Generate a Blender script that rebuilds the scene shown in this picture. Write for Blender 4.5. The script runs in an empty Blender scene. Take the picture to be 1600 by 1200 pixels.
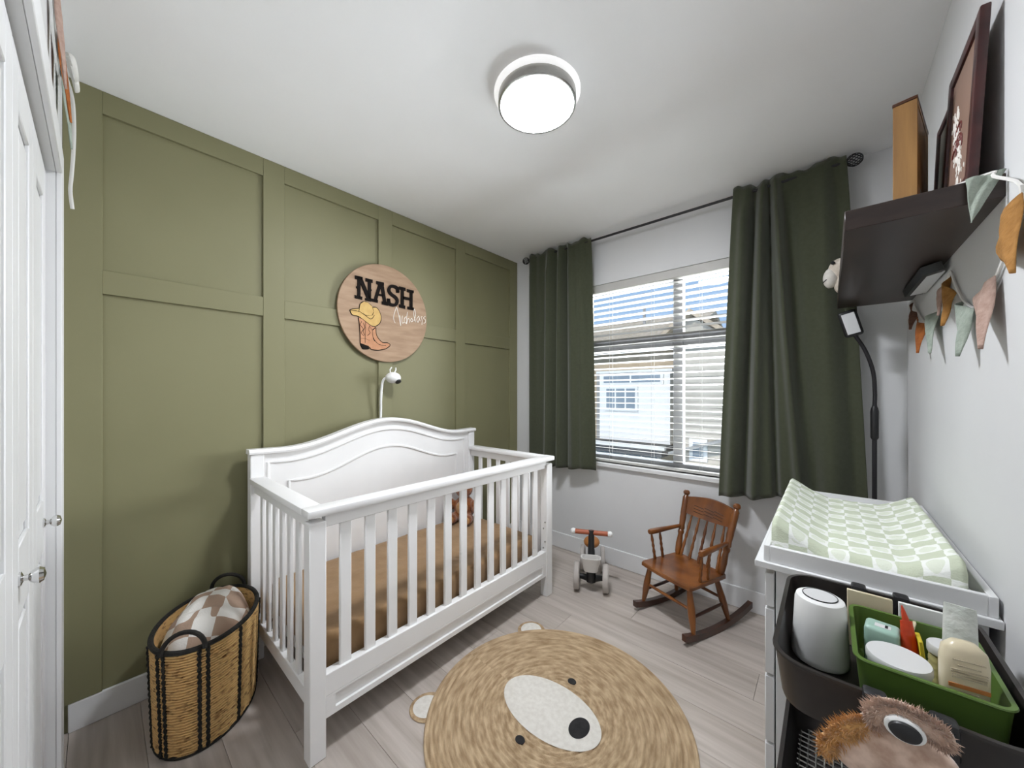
import bpy, bmesh, math, random
from mathutils import Matrix, Vector, noise
random.seed(7)
S = bpy.context.scene
COL = S.collection
PI = math.pi

# ---------------------------------------------------------------- camera
FPX, HORY, YAW = 565.5, 613.5, math.atan(495.45 / 565.5)
CAM = Vector((2.135, -2.496, 1.267))
cd = bpy.data.cameras.new('camera')
cd.sensor_width = 36.0; cd.lens = FPX * 36 / 1600; cd.clip_start = 0.01; cd.clip_end = 200
cd.shift_y = (HORY - 600) / 1600
cam = bpy.data.objects.new('camera', cd); COL.objects.link(cam)
cam.location = CAM; cam.rotation_euler = (PI / 2, 0, YAW)
S.camera = cam
_F = Vector((-math.sin(YAW), math.cos(YAW), 0)); _R = Vector((math.cos(YAW), math.sin(YAW), 0))
def hit(x, y, ax, v):
    r = _F * FPX + _R * (x - 800) + Vector((0, 0, 1)) * (HORY - y)
    return CAM + r * ((v - CAM[ax]) / r[ax])

# ---------------------------------------------------------------- world, sun, lights, exposure
S.view_settings.view_transform = 'Standard'; S.view_settings.look = 'None'
S.view_settings.exposure = 0.35; S.view_settings.gamma = 1.0; S.view_settings.use_curve_mapping = False
W = bpy.data.worlds.new('sky'); S.world = W; W.use_nodes = True
bg = W.node_tree.nodes['Background']
bg.inputs[0].default_value = (0.40, 0.62, 0.95, 1); bg.inputs[1].default_value = 0.72
def light(name, kind, loc, energy, target=None, **kw):
    ld = bpy.data.lights.new(name, kind); ld.energy = energy
    for k, v in kw.items(): setattr(ld, k, v)
    o = bpy.data.objects.new(name, ld); COL.objects.link(o); o.location = loc
    if target: o.rotation_euler = (Vector(target) - Vector(loc)).to_track_quat('-Z', 'Y').to_euler()
    return o
light('sun', 'SUN', (0, -10, 12), 1.9, (3.2, 6, 0), angle=0.01, color=(1, .95, .87))
light('added_sky_fill', 'AREA', (2.45, 2.1, 2.0), 390, (0.3, -1.6, 1.3), shape='RECTANGLE', size=1.6, size_y=1.9, color=(.93, .97, 1))  # area light added outside, out of view, standing in for a brighter sky
light('ceiling_fill_from_below', 'AREA', (1.7, 1.9, -0.25), 560, (1.35, -1.0, 2.4), shape='RECTANGLE', size=2.8, size_y=0.9, color=(.88, .95, 1))  # added area light outside, low and out of view, to brighten the ceiling
LAMP_STRENGTH = 126.0

# ---------------------------------------------------------------- helpers
def lin(c):
    if isinstance(c, str):
        c = [int(c[i:i+2], 16) / 255 for i in (0, 2, 4)]
        c = [v / 12.92 if v <= .04045 else ((v + .055) / 1.055) ** 2.4 for v in c]
    return (c[0], c[1], c[2], 1)

def pm(name, c1, c2=None, scale=20, rough=.5, bump=0, bscale=None, stretch=(1, 1, 1), metal=0, spec=.5, detail=3, rand=0, contrast=(.35, .65), sheen=0, emit=None, es=0, alpha=None, coat=0):
    m = bpy.data.materials.new(name); m.use_nodes = True
    nt = m.node_tree; N = nt.nodes; L = nt.links; b = N['Principled BSDF']
    b.inputs['Base Color'].default_value = lin(c1); b.inputs['Roughness'].default_value = rough
    b.inputs['Metallic'].default_value = metal; b.inputs['Specular IOR Level'].default_value = spec
    if sheen: b.inputs['Sheen Weight'].default_value = sheen
    if coat: b.inputs['Coat Weight'].default_value = coat; b.inputs['Coat Roughness'].default_value = .15
    if emit: b.inputs['Emission Color'].default_value = lin(emit); b.inputs['Emission Strength'].default_value = es
    tc = N.new('ShaderNodeTexCoord'); mp = N.new('ShaderNodeMapping'); mp.inputs['Scale'].default_value = stretch
    L.new(tc.outputs['Object'], mp.inputs[0]); vec = mp.outputs[0]
    if rand:
        oi = N.new('ShaderNodeObjectInfo'); ad = N.new('ShaderNodeVectorMath'); ad.operation = 'ADD'
        mu = N.new('ShaderNodeMath'); mu.operation = 'MULTIPLY'; mu.inputs[1].default_value = 37.0
        L.new(oi.outputs['Random'], mu.inputs[0]); L.new(vec, ad.inputs[0]); L.new(mu.outputs[0], ad.inputs[1]); vec = ad.outputs[0]
    if c2:
        nz = N.new('ShaderNodeTexNoise'); nz.inputs['Scale'].default_value = scale; nz.inputs['Detail'].default_value = detail
        L.new(vec, nz.inputs['Vector'])
        cr = N.new('ShaderNodeValToRGB'); cr.color_ramp.elements[0].position = contrast[0]; cr.color_ramp.elements[1].position = contrast[1]
        cr.color_ramp.elements[0].color = lin(c1); cr.color_ramp.elements[1].color = lin(c2)
        L.new(nz.outputs[0], cr.inputs[0]); out = cr.outputs[0]
        if rand:
            hs = N.new('ShaderNodeHueSaturation'); mr = N.new('ShaderNodeMapRange')
            mr.inputs[3].default_value = 1 - rand; mr.inputs[4].default_value = 1 + rand
            L.new(oi.outputs['Random'], mr.inputs[0]); L.new(mr.outputs[0], hs.inputs['Value']); L.new(out, hs.inputs['Color']); out = hs.outputs[0]
        L.new(out, b.inputs['Base Color'])
    if bump:
        nb = N.new('ShaderNodeTexNoise'); nb.inputs['Scale'].default_value = bscale or scale; nb.inputs['Detail'].default_value = 3
        L.new(vec, nb.inputs['Vector']); bp = N.new('ShaderNodeBump'); bp.inputs['Strength'].default_value = bump; bp.inputs['Distance'].default_value = .004
        L.new(nb.outputs[0], bp.inputs['Height']); L.new(bp.outputs[0], b.inputs['Normal'])
    return m

def checker(name, c1, c2, size, axes=(0, 1), rough=.9, ovals=False, bump=.3):
    m = pm(name, c1, c2, 30, rough, bump=bump, bscale=220)
    nt = m.node_tree; N = nt.nodes; L = nt.links; b = N['Principled BSDF']
    uv = N.new('ShaderNodeUVMap'); mp = N.new('ShaderNodeMapping'); mp.inputs['Scale'].default_value = (1 / size, 1 / size, 1)
    wn = N.new('ShaderNodeTexNoise'); wn.inputs['Scale'].default_value = 2.2; wn.inputs['Detail'].default_value = 1
    ad = N.new('ShaderNodeVectorMath'); ad.operation = 'MULTIPLY_ADD'
    L.new(uv.outputs[0], mp.inputs[0]); L.new(mp.outputs[0], wn.inputs['Vector'])
    ad.inputs[1].default_value = (.16, .16, 0) if ovals else (.05, .05, 0)
    L.new(wn.outputs['Color'], ad.inputs[0]); L.new(mp.outputs[0], ad.inputs[2])
    ck = N.new('ShaderNodeTexChecker'); ck.inputs['Scale'].default_value = 1.0
    ck.inputs[1].default_value = lin(c1); ck.inputs[2].default_value = lin(c2)
    L.new(ad.outputs[0], ck.inputs[0]); out = ck.outputs[0]
    if ovals:   # every square carries a rounded blob of the other colour
        fr = N.new('ShaderNodeVectorMath'); fr.operation = 'FRACTION'; L.new(ad.outputs[0], fr.inputs[0])
        sb = N.new('ShaderNodeVectorMath'); sb.operation = 'SUBTRACT'; sb.inputs[1].default_value = (.5, .5, 0); L.new(fr.outputs[0], sb.inputs[0])
        ln = N.new('ShaderNodeVectorMath'); ln.operation = 'LENGTH'; L.new(sb.outputs[0], ln.inputs[0])
        lt = N.new('ShaderNodeMath'); lt.operation = 'LESS_THAN'; lt.inputs[1].default_value = .36; L.new(ln.outputs['Value'], lt.inputs[0])
        mu = N.new('ShaderNodeMath'); mu.operation = 'MULTIPLY'; L.new(lt.outputs[0], mu.inputs[0]); L.new(ck.outputs[1], mu.inputs[1])
        mx = N.new('ShaderNodeMixRGB'); mx.inputs[2].default_value = lin(ovals); L.new(mu.outputs[0], mx.inputs[0]); L.new(ck.outputs[0], mx.inputs[1]); out = mx.outputs[0]
    L.new(out, b.inputs['Base Color'])
    return m

def box(bm, lo, hi, bev=0, seg=1, M=None):
    r = bmesh.ops.create_cube(bm, size=1)
    vs = r['verts']
    lo = Vector(lo); hi = Vector(hi)
    for v in vs:
        v.co = Vector(((lo.x + hi.x) / 2 + v.co.x * (hi.x - lo.x), (lo.y + hi.y) / 2 + v.co.y * (hi.y - lo.y), (lo.z + hi.z) / 2 + v.co.z * (hi.z - lo.z)))
    if bev:
        es = list({e for v in vs for e in v.link_edges})
        rr = bmesh.ops.bevel(bm, geom=es, offset=bev, segments=seg, profile=.5, affect='EDGES')
        vs = list({v for f in rr['faces'] for v in f.verts} | {v for v in vs if v.is_valid})
    if M is not None: bmesh.ops.transform(bm, matrix=M, verts=[v for v in vs if v.is_valid])
    return bm

def ring_skin(bm, rings, close_u=True, cap0=True, cap1=True, close_v=False):
    V = [[bm.verts.new(p) for p in r] for r in rings]
    n = len(V[0]); m = len(V)
    for i in range(m if close_v else m - 1):
        a = V[i]; b = V[(i + 1) % m]
        for j in range(n if close_u else n - 1):
            k = (j + 1) % n
            try: bm.faces.new((a[j], a[k], b[k], b[j]))
            except ValueError: pass
    if close_u and not close_v:
        if cap0: bm.faces.new(list(reversed(V[0])))
        if cap1: bm.faces.new(V[-1])
    return bm

def lathe(bm, prof, n=24, M=None, sx=1, sy=1, cap0=True, cap1=True):
    M = M or Matrix()
    rings = [[M @ Vector((r * sx * math.cos(2 * PI * j / n), r * sy * math.sin(2 * PI * j / n), z)) for j in range(n)] for r, z in prof]
    return ring_skin(bm, rings, cap0=cap0, cap1=cap1)

def frame_to(d):
    return Vector(d).to_track_quat('Z', 'Y').to_matrix().to_4x4()

def turned(bm, p0, p1, prof, n=12):
    """lathe profile [(radius, t 0..1)] from p0 to p1"""
    p0 = Vector(p0); p1 = Vector(p1); L = (p1 - p0).length
    return lathe(bm, [(r, t * L) for r, t in prof], n, Matrix.Translation(p0) @ frame_to(p1 - p0))

def tube(bm, pts, r, n=8, closed=False, flat=None):
    pts = [Vector(p) for p in pts]; m = len(pts); rings = []; up = None
    for i, p in enumerate(pts):
        a = pts[(i - 1) % m] if (closed or i) else p; b = pts[(i + 1) % m] if (closed or i < m - 1) else p
        t = (b - a).normalized()
        if up is None:
            up = Vector((0, 0, 1)) if abs(t.z) < .9 else Vector((1, 0, 0))
        s = t.cross(up); s.normalize(); up = s.cross(t); up.normalize()
        rr = r[i] if isinstance(r, (list, tuple)) else r
        rings.append([p + s * rr * math.cos(2 * PI * j / n) + up * rr * (flat or 1) * math.sin(2 * PI * j / n) for j in range(n)])
    return ring_skin(bm, rings, close_v=closed)

def smooth(pts, n=6, closed=False):
    P = [Vector(p) for p in pts]; out = []; m = len(P)
    for i in range(m if closed else m - 1):
        g = (lambda k: P[k % m]) if closed else (lambda k: P[max(0, min(m - 1, k))])
        a, b, c, d = g(i - 1), g(i), g(i + 1), g(i + 2)
        for k in range(n):
            t = k / n
            out.append(.5 * ((2 * b) + (c - a) * t + (2 * a - 5 * b + 4 * c - d) * t * t + (3 * b - a - 3 * c + d) * t ** 3))
    if not closed: out.append(P[-1])
    return out

def prism(bm, pts, off):
    """extrude a 3D polygon by vector off"""
    off = Vector(off); a = [bm.verts.new(p) for p in pts]; b = [bm.verts.new(Vector(p) + off) for p in pts]
    n = len(a)
    bm.faces.new(a); bm.faces.new(list(reversed(b)))
    for i in range(n): bm.faces.new((a[i], b[i], b[(i + 1) % n], a[(i + 1) % n]))
    return bm

def ball(bm, c, r, sc=(1, 1, 1), u=16, v=10, M=None):
    MM = Matrix.Translation(c) @ (M or Matrix()) @ Matrix.Diagonal((r * sc[0], r * sc[1], r * sc[2], 1))
    bmesh.ops.create_uvsphere(bm, u_segments=u, v_segments=v, radius=1, matrix=MM)
    return bm

def grid(bm, fn, nu, nv, uvfn=None):
    V = [[bm.verts.new(fn(i / nu, j / nv)) for j in range(nv + 1)] for i in range(nu + 1)]
    uvl = bm.loops.layers.uv.verify() if uvfn else None
    for i in range(nu):
        for j in range(nv):
            f = bm.faces.new((V[i][j], V[i + 1][j], V[i + 1][j + 1], V[i][j + 1]))
            if uvfn:
                for lp, (a, b) in zip(f.loops, ((i, j), (i + 1, j), (i + 1, j + 1), (i, j + 1))): lp[uvl].uv = uvfn(a / nu, b / nv)
    return bm

def BM(): return bmesh.new()

def mk(name, bm, m, parent=None, ang=38, loc=None, label=None, stuff=False):
    bmesh.ops.recalc_face_normals(bm, faces=bm.faces[:])
    me = bpy.data.meshes.new(name); bm.to_mesh(me); bm.free()
    me.materials.append(m)
    for p in me.polygons: p.use_smooth = True
    me.set_sharp_from_angle(angle=math.radians(ang))
    o = bpy.data.objects.new(name, me); COL.objects.link(o)
    if loc is not None: o.location = loc
    if parent is not None: adopt(o, parent)
    if label: o['label'] = label
    if stuff: o['kind'] = 'stuff'
    return o

def wm(o):
    M = o.matrix_basis.copy()
    while o.parent is not None:
        M = o.parent.matrix_basis @ o.matrix_parent_inverse @ M; o = o.parent
    return M
def adopt(o, parent):
    o.parent = parent; o.matrix_parent_inverse = wm(parent).inverted()

def thing(name, label, cat, loc, group=None, rz=0):
    o = bpy.data.objects.new(name, None); COL.objects.link(o); o.empty_display_size = .05
    o.location = loc; o.rotation_euler = (0, 0, rz); tag(o, label, cat, group); return o
def tag(o, label, cat, group=None):
    o['label'] = label; o['category'] = cat
    if group: o['group'] = group
    return o
def struct(o, label=None, cat=None):
    o['kind'] = 'structure'
    if label: o['label'] = label
    if cat: o['category'] = cat
    return o
def clone(src, parent, loc=None, name=None):
    c = src.copy(); COL.objects.link(c)
    if loc is not None: c.location = loc
    return c
def bx(name, lo, hi, m, parent=None, bev=0, label=None, seg=1):
    return mk(name, box(BM(), lo, hi, bev, seg), m, parent, label=label)

# ---------------------------------------------------------------- materials
M_wall = pm('wall_paint', 'dadada', 'd7d7d7', 3, .75, bump=.03, bscale=260)
M_ceil = pm('ceiling_paint', 'f6f6f6', 'f4f4f4', 3, .85, bump=.03, bscale=200)
M_green = pm('green_paint', '7f7c5d', '7b7859', 2, .55, bump=.03, bscale=260, spec=.35)
M_trim = pm('trim_white', 'e4e4e4', 'e1e1e1', 5, .4)
M_crib = pm('crib_white', 'ecebea', 'e9e8e7', 6, .32)
M_plast = pm('white_plastic', 'e6e6e4', None, rough=.35)
M_frame = pm('vinyl_frame', 'a2a3a6', '9d9ea1', 5, .4)  # frame greyed so its backlit shade sits in the base colour
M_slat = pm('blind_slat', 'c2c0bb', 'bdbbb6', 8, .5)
M_black = pm('black_metal', '17151a', None, rough=.4)
M_blackp = pm('black_plastic', '1c1c1e', '202022', 40, .45)
M_chrome = pm('chrome', 'd8d8d8', None, rough=.12, metal=1)
M_nickel = pm('brushed_nickel', 'a9a8a4', 'b5b4b0', 60, .3, metal=1, stretch=(1, 1, 20))
M_floor = pm('laminate_plank', 'a59a90', 'c2b8b0', 4.5, .38, bump=.06, bscale=30, stretch=(.45, 7, 3), rand=.07, detail=6, contrast=(.3, .7), spec=.45)
M_sub = pm('joint_dark', '6b6058', None, rough=.9)
M_curt = pm('curtain_olive', '3f4330', '3a3e2a', 60, .9, bump=.25, bscale=600, sheen=.3)
M_sheet = pm('tan_sheet', '94744f', '896a46', 14, .85, bump=.5, bscale=26, sheen=.2)
M_jute = pm('jute_braid', 'c0a684', '9c8160', 45, .95, bump=.8, bscale=330, detail=5)
M_rug = pm('jute_rings', 'c9b08e', '9a8060', 45, .95, bump=.8, bscale=330, detail=5)
def ring_coords(m, c):
    nt = m.node_tree; N = nt.nodes; L = nt.links
    tc = N.new('ShaderNodeTexCoord'); sb = N.new('ShaderNodeVectorMath'); sb.operation = 'SUBTRACT'; sb.inputs[1].default_value = c
    L.new(tc.outputs['Object'], sb.inputs[0]); sp = N.new('ShaderNodeSeparateXYZ'); L.new(sb.outputs[0], sp.inputs[0])
    ln = N.new('ShaderNodeVectorMath'); ln.operation = 'LENGTH'; L.new(sb.outputs[0], ln.inputs[0])
    at = N.new('ShaderNodeMath'); at.operation = 'ARCTAN2'; L.new(sp.outputs[1], at.inputs[0]); L.new(sp.outputs[0], at.inputs[1])
    m1 = N.new('ShaderNodeMath'); m1.operation = 'MULTIPLY'; m1.inputs[1].default_value = 1.5; L.new(ln.outputs['Value'], m1.inputs[0])
    m2 = N.new('ShaderNodeMath'); m2.operation = 'MULTIPLY'; m2.inputs[1].default_value = .11; L.new(at.outputs[0], m2.inputs[0])
    cb = N.new('ShaderNodeCombineXYZ'); L.new(m1.outputs[0], cb.inputs[0]); L.new(m2.outputs[0], cb.inputs[1])
    for n in N:
        if n.type == 'TEX_NOISE' and n.inputs['Scale'].default_value < 100: L.new(cb.outputs[0], n.inputs['Vector'])
ring_coords(M_rug, (1.328, -1.314, 0))
M_felt = pm('white_felt', 'dedad2', 'd3cec5', 60, .95, bump=.4, bscale=400)
M_blackfelt = pm('black_felt', '1b1a1b', '252425', 60, .95, bump=.4, bscale=400)
M_wick = pm('banana_leaf', 'd9b276', '70481e', 40, .7, bump=.3, bscale=120, stretch=(1, 1, 3.2), detail=3, contrast=(.52, .72))
M_cord = pm('black_cord', '14120f', '24211c', 60, .85, bump=.6, bscale=200)
M_blank = checker('checked_blanket', 'e3dfd9', 'a98f7c', .095, bump=.5)
M_pad = checker('pad_cover', 'eef0ea', 'c9d0b9', .047, rough=.85, ovals='dfe4d4', bump=.4)
M_wood = pm('varnished_oak', '5f3210', '8a5220', 9, .28, stretch=(1, 1, .25), detail=5, coat=.3)
M_woodd = pm('dark_varnish', '2f160a', '48240f', 10, .3, stretch=(1, 1, .3), detail=5, coat=.3)
M_sign = pm('sign_plywood', 'a2866b', '90745a', 5, .6, stretch=(1, 1.2, 7), detail=5)
M_ink = pm('dark_brown_letter', '130d0a', None, rough=.8, spec=.15)
M_whitei = pm('white_script', 'efeae2', None, rough=.6)
M_hat = pm('hat_straw', 'c3a262', 'b99758', 40, .7)
M_boot = pm('boot_tan', 'b5825f', 'ab7855', 40, .7)
M_shelf = pm('espresso_veneer', '2b201c', '3a2d28', 6, .38, stretch=(2, .5, 8), detail=5)
M_mahog = pm('mahogany_frame', '35191a', '4a2524', 20, .35)
M_pine = pm('pine_box', 'a67c45', '8b6538', 6, .55, stretch=(6, 6, .6), detail=5)
M_art = pm('brown_print', '8b6f60', '94786a', 8, .5)
M_artw = pm('grey_print', 'b9b7b2', '8a8b88', 6, .5)
M_rust = pm('rust_gauze', 'a8622a', '8e4e1e', 60, .9, bump=.5, bscale=180)
M_must = pm('mustard_gauze', 'a9793d', '96682f', 60, .9, bump=.5, bscale=180)
M_sage = pm('sage_gauze', 'a3aca0', '939d91', 60, .9, bump=.5, bscale=180)
M_blush = pm('blush_gauze', 'b89d90', 'a88b7e', 60, .9, bump=.5, bscale=180)
M_brn = pm('brown_gauze', '85614f', '755243', 60, .9, bump=.5, bscale=180)
M_rib = pm('white_ribbon', 'e6e4df', None, rough=.8)
M_teddy = pm('brown_plush', '8d4f1d', '6f3a12', 50, .95, bump=.9, bscale=200, sheen=.4)
M_teddyl = pm('tan_plush', 'b98b58', 'a67a49', 50, .95, bump=.8, bscale=200, sheen=.4)
M_cart = pm('brown_black_tray', '241f1d', '2a2522', 30, .38)
M_bin = pm('olive_plastic', '55702f', '50692c', 20, .4)
M_mint = pm('mint_plastic', '9dbcae', None, rough=.35)
M_orange = pm('orange_foil', 'd8461c', 'c23a14', 30, .3)
M_yellow = pm('yellow_card', 'c9b52a', None, rough=.5)
M_cream = pm('cream_plastic', 'd9cdb0', 'd2c5a7', 20, .3)
M_print = pm('small_print', '9c907a', 'cfc3a8', 40, .6, stretch=(1, 1, 14))
M_band = pm('orange_band', 'c07a45', None, rough=.5)
M_jar = pm('jar_yellow', 'c9bf86', None, rough=.4)
M_lid = pm('lid_grey_white', 'd3d3d2', None, rough=.4)
M_fur = pm('beige_fur', 'dbc0ad', 'b99985', 60, .95, sheen=.5)
M_furo = pm('golden_fur', 'dcab6c', 'b8803f', 60, .95, sheen=.5)
M_tyre = pm('grey_tyre', 'b9b2ac', 'b1aaa4', 20, .6)
M_grip = pm('terracotta_grip', 'a4583a', None, rough=.5)
M_seat = pm('tan_seat', 'a56a33', None, rough=.5)
M_bkt = pm('white_bin', 'd6d3cf', None, rough=.5)
M_lamp = pm('lamp_diffuser', 'ffffff', None, rough=.5, emit='f4f8ff', es=LAMP_STRENGTH)
M_led = pm('led_panel', 'dfe0e2', None, rough=.4)
M_side = pm('tan_siding', 'b7a68e', 'ad9c84', 2, .8)
M_side2 = pm('grey_siding', 'c3bcaf', 'b9b2a5', 2, .8)
M_roof = pm('beige_shingle', 'c8b69e', 'ac9a83', 8, .9)
M_bay = pm('white_cladding', 'f0f0ee', None, rough=.7)
M_fasc = pm('grey_fascia', '9b9a98', None, rough=.7)
M_extw = pm('window_glass_ext', '8d9aa6', None, rough=.1)
M_dark = pm('dark_porch', '3f4248', None, rough=.7)
M_grass = pm('lawn', '6f7a4a', '5f6a3d', 3, .95)
def glass():
    m = bpy.data.materials.new('window_glass'); m.use_nodes = True; N = m.node_tree.nodes; L = m.node_tree.links
    N.remove(N['Principled BSDF'])
    t = N.new('ShaderNodeBsdfTransparent'); g = N.new('ShaderNodeBsdfGlossy'); g.inputs['Roughness'].default_value = .02
    mx = N.new('ShaderNodeMixShader'); mx.inputs[0].default_value = .04
    L.new(t.outputs[0], mx.inputs[1]); L.new(g.outputs[0], mx.inputs[2]); L.new(mx.outputs[0], N['Material Output'].inputs[0]); return m
M_glass = glass()

# ---------------------------------------------------------------- room shell
RX, FY, H = 2.41, -2.585, 2.44
floor = struct(bx('floor', (-.1, FY - .2, -.12), (RX + .1, .15, -.012), M_sub), 'pale grey-brown laminate plank floor', 'floor')
def planks():
    w = .185; y = 0.02; row = 0; shared = {}
    offs = [.42, .95, .1, .70, 1.05, .3, .83, .55, 1.12, .2, .66, .98, .36, .8, .1]
    while y > FY - .03:
        x = -.02 - (1.22 - offs[row % len(offs)])
        while x < RX + .02:
            a = max(x, -.02); b = min(x + 1.22, RX + .02)
            if b - a > .03:
                k = round(b - a, 3)
                if k not in shared:
                    shared[k] = mk('plank', box(BM(), (0, -w + .0005, -.012), (k - .001, -.0005, 0), .0007), M_floor, floor, loc=(a, y, 0)); 
                else:
                    clone(shared[k], floor, (a, y, 0))
            x += 1.22
        y -= w; row += 1
planks()
struct(bx('ceiling', (-.1, FY - .2, H), (RX + .1, .15, H + .1), M_ceil), 'smooth white ceiling', 'ceiling')
wl = struct(bx('wall_left', (-.1, FY - .2, -.1), (0, .15, H), M_green), 'olive green board-and-batten accent wall', 'wall')
struct(bx('wall_right', (RX, FY - .2, -.1), (RX + .1, .15, H), M_wall), 'plain white wall beside the dresser', 'wall')
vb = [(FY, -2.487), (-1.956, -1.862), (-1.342, -1.247), (-.716, -.623), (-.103, -.001)]
for a, b in vb: bx('batten', (-.002, a, .108), (.013, b, H - .001), M_green, wl, .0015)
for (a, b), (c, d) in zip(vb[:-1], vb[1:]):
    bx('batten', (-.002, b, 2.351), (.0125, c, H - .001), M_green, wl, .0012)
    bx('batten', (-.002, b, 1.651), (.0125, c, 1.744), M_green, wl, .0012)
# back wall with window opening
WX0, WX1, WZ0, WZ1 = .66, 1.80, .745, 2.083
bm = BM()
for lo, hi in [((-.1, 0, -.1), (WX0, .16, H)), ((WX1, 0, -.1), (RX + .1, .16, H)), ((WX0, 0, -.1), (WX1, .16, WZ0)), ((WX0, 0, WZ1), (WX1, .16, H))]: box(bm, lo, hi)
struct(mk('wall_back', bm, M_wall), 'white wall around the window', 'wall')
# front wall with closet opening
CX0, CX1, CZ = .32, 1.62, 1.955
bm = BM(); box(bm, (-.1, FY - .2, -.1), (RX + .1, FY - .07, H))
for lo, hi in [((0, FY - .07, 0), (CX0, FY, H)), ((CX1, FY - .07, 0), (RX, FY, H)), ((CX0, FY - .07, CZ), (CX1, FY, H))]: box(bm, lo, hi)
struct(mk('wall_front', bm, M_wall), 'white closet wall with bifold doors', 'wall')
tr = struct(bx('trim_1', (CX0 - .085, FY, 0), (CX0, FY + .013, CZ + .085), M_trim, bev=.002), 'white casing around the closet opening', 'door casing')
bx('header_casing', (CX0, FY, CZ), (CX1, FY + .013, CZ + .085), M_trim, tr, .002)
bx('side_casing', (CX1, FY, 0), (CX1 + .085, FY + .013, CZ + .085), M_trim, tr, .002)
def base(name, lo, hi, label): struct(bx(name, lo, hi, M_trim, bev=.003), label, 'baseboard')
base('baseboard_left', (0, FY + .013, 0), (.014, -.014, .107), 'white baseboard under the green wall')
base('baseboard_back', (0, -.014, 0), (RX, 0, .122), 'white baseboard under the window')
base('baseboard_right', (RX - .014, FY, 0), (RX, -.014, .122), 'white baseboard behind the dresser')
# closet leaves
for i in range(4):
    x0 = CX0 + .325 * i + .002; x1 = x0 + .321; y1 = FY - .019
    d = struct(bx('door_%d' % (i + 1), (x0, y1 - .03, .012), (x1, y1 - .008, CZ - .008), M_trim), ['white bifold closet leaf next to the green wall', 'white bifold closet leaf with the nearer knob', 'third white bifold closet leaf', 'white bifold closet leaf farthest from the green wall'][i], 'door')
    for a, b in ((x0, x0 + .075), (x1 - .075, x1)): bx('stile', (a, y1 - .008, .012), (b, y1, CZ - .008), M_trim, d, .002)
    for a, b in ((.012, .16), (.80, .95), (CZ - .11, CZ - .008)): bx('rail', (x0 + .075, y1 - .008, a), (x1 - .075, y1, b), M_trim, d, .002)
    for a, b in ((.16, .80), (.95, CZ - .11)): bx('raised_panel', (x0 + .1, y1 - .009, a + .025), (x1 - .1, y1 - .002, b - .025), M_trim, d, .004)
    if i in (0, 1):
        kx = (.40, .888)[i]
        k = mk('knob', lathe(BM(), [(.001, 0), (.014, 0), (.014, .003), (.006, .006), (.006, .012), (.010, .014), (.0155, .02), (.0165, .026), (.013, .032), (.001, .035)], 20, Matrix.Translation((kx, y1, .885)) @ Matrix.Rotation(-PI / 2, 4, 'X')), M_chrome, d, label='round chrome knob')

# ---------------------------------------------------------------- window
win = struct(thing('window_1', 'white framed window with four panes above the rocking chair', 'window', (1.23, .1, WZ0)))
FYW0, FYW1 = .075, .13
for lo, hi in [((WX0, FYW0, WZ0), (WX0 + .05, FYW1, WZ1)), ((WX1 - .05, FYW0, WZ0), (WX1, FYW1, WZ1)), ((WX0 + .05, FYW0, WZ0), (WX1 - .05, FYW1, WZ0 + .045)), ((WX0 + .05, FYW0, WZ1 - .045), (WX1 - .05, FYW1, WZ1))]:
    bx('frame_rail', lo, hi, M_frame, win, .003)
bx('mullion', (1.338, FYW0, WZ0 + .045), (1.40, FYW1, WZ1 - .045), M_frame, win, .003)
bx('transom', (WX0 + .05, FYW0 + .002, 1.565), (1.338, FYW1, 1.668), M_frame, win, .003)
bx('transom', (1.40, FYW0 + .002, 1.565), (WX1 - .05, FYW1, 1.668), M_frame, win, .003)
for a, b in ((WX0 + .05, 1.338), (1.40, WX1 - .05)):
    for c, d in ((WZ0 + .045, 1.565), (1.668, WZ1 - .045)): bx('pane', (a, .1, c), (b, .104, d), M_glass, win)
bx('sill', (WX0 - .02, -.028, WZ0 - .03), (WX1 + .02, .075, WZ0), M_trim, win, .004)
# blind
bl = thing('window_blind', 'white horizontal slat blind lowered and open in the window', 'blind', (1.23, .035, WZ0))
BX0, BX1, BY = WX0 + .012, WX1 - .012, .036
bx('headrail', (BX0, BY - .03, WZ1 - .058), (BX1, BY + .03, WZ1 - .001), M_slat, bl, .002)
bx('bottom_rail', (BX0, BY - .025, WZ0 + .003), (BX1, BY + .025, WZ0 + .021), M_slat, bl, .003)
bm = BM()
ring_skin(bm, [[Vector((x, .025 * t, -.0018 * t * t + .001 - .003 * t)) for t in (-1, -.5, 0, .5, 1)] + [Vector((x, .025 * t, -.0018 * t * t - .001 - .003 * t)) for t in (1, .5, 0, -.5, -1)] for x in (BX0, BX1)])
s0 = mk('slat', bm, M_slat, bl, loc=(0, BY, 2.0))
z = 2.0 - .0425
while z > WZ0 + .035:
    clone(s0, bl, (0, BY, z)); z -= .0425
for x in (.905, 1.215, 1.52):
    for dy in (-.0265, .0265):
        mk('ladder_cord', tube(BM(), [(x, BY + dy, WZ0 + .01), (x, BY + dy, WZ1 - .03)], .001, 5), M_slat, bl)

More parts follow.
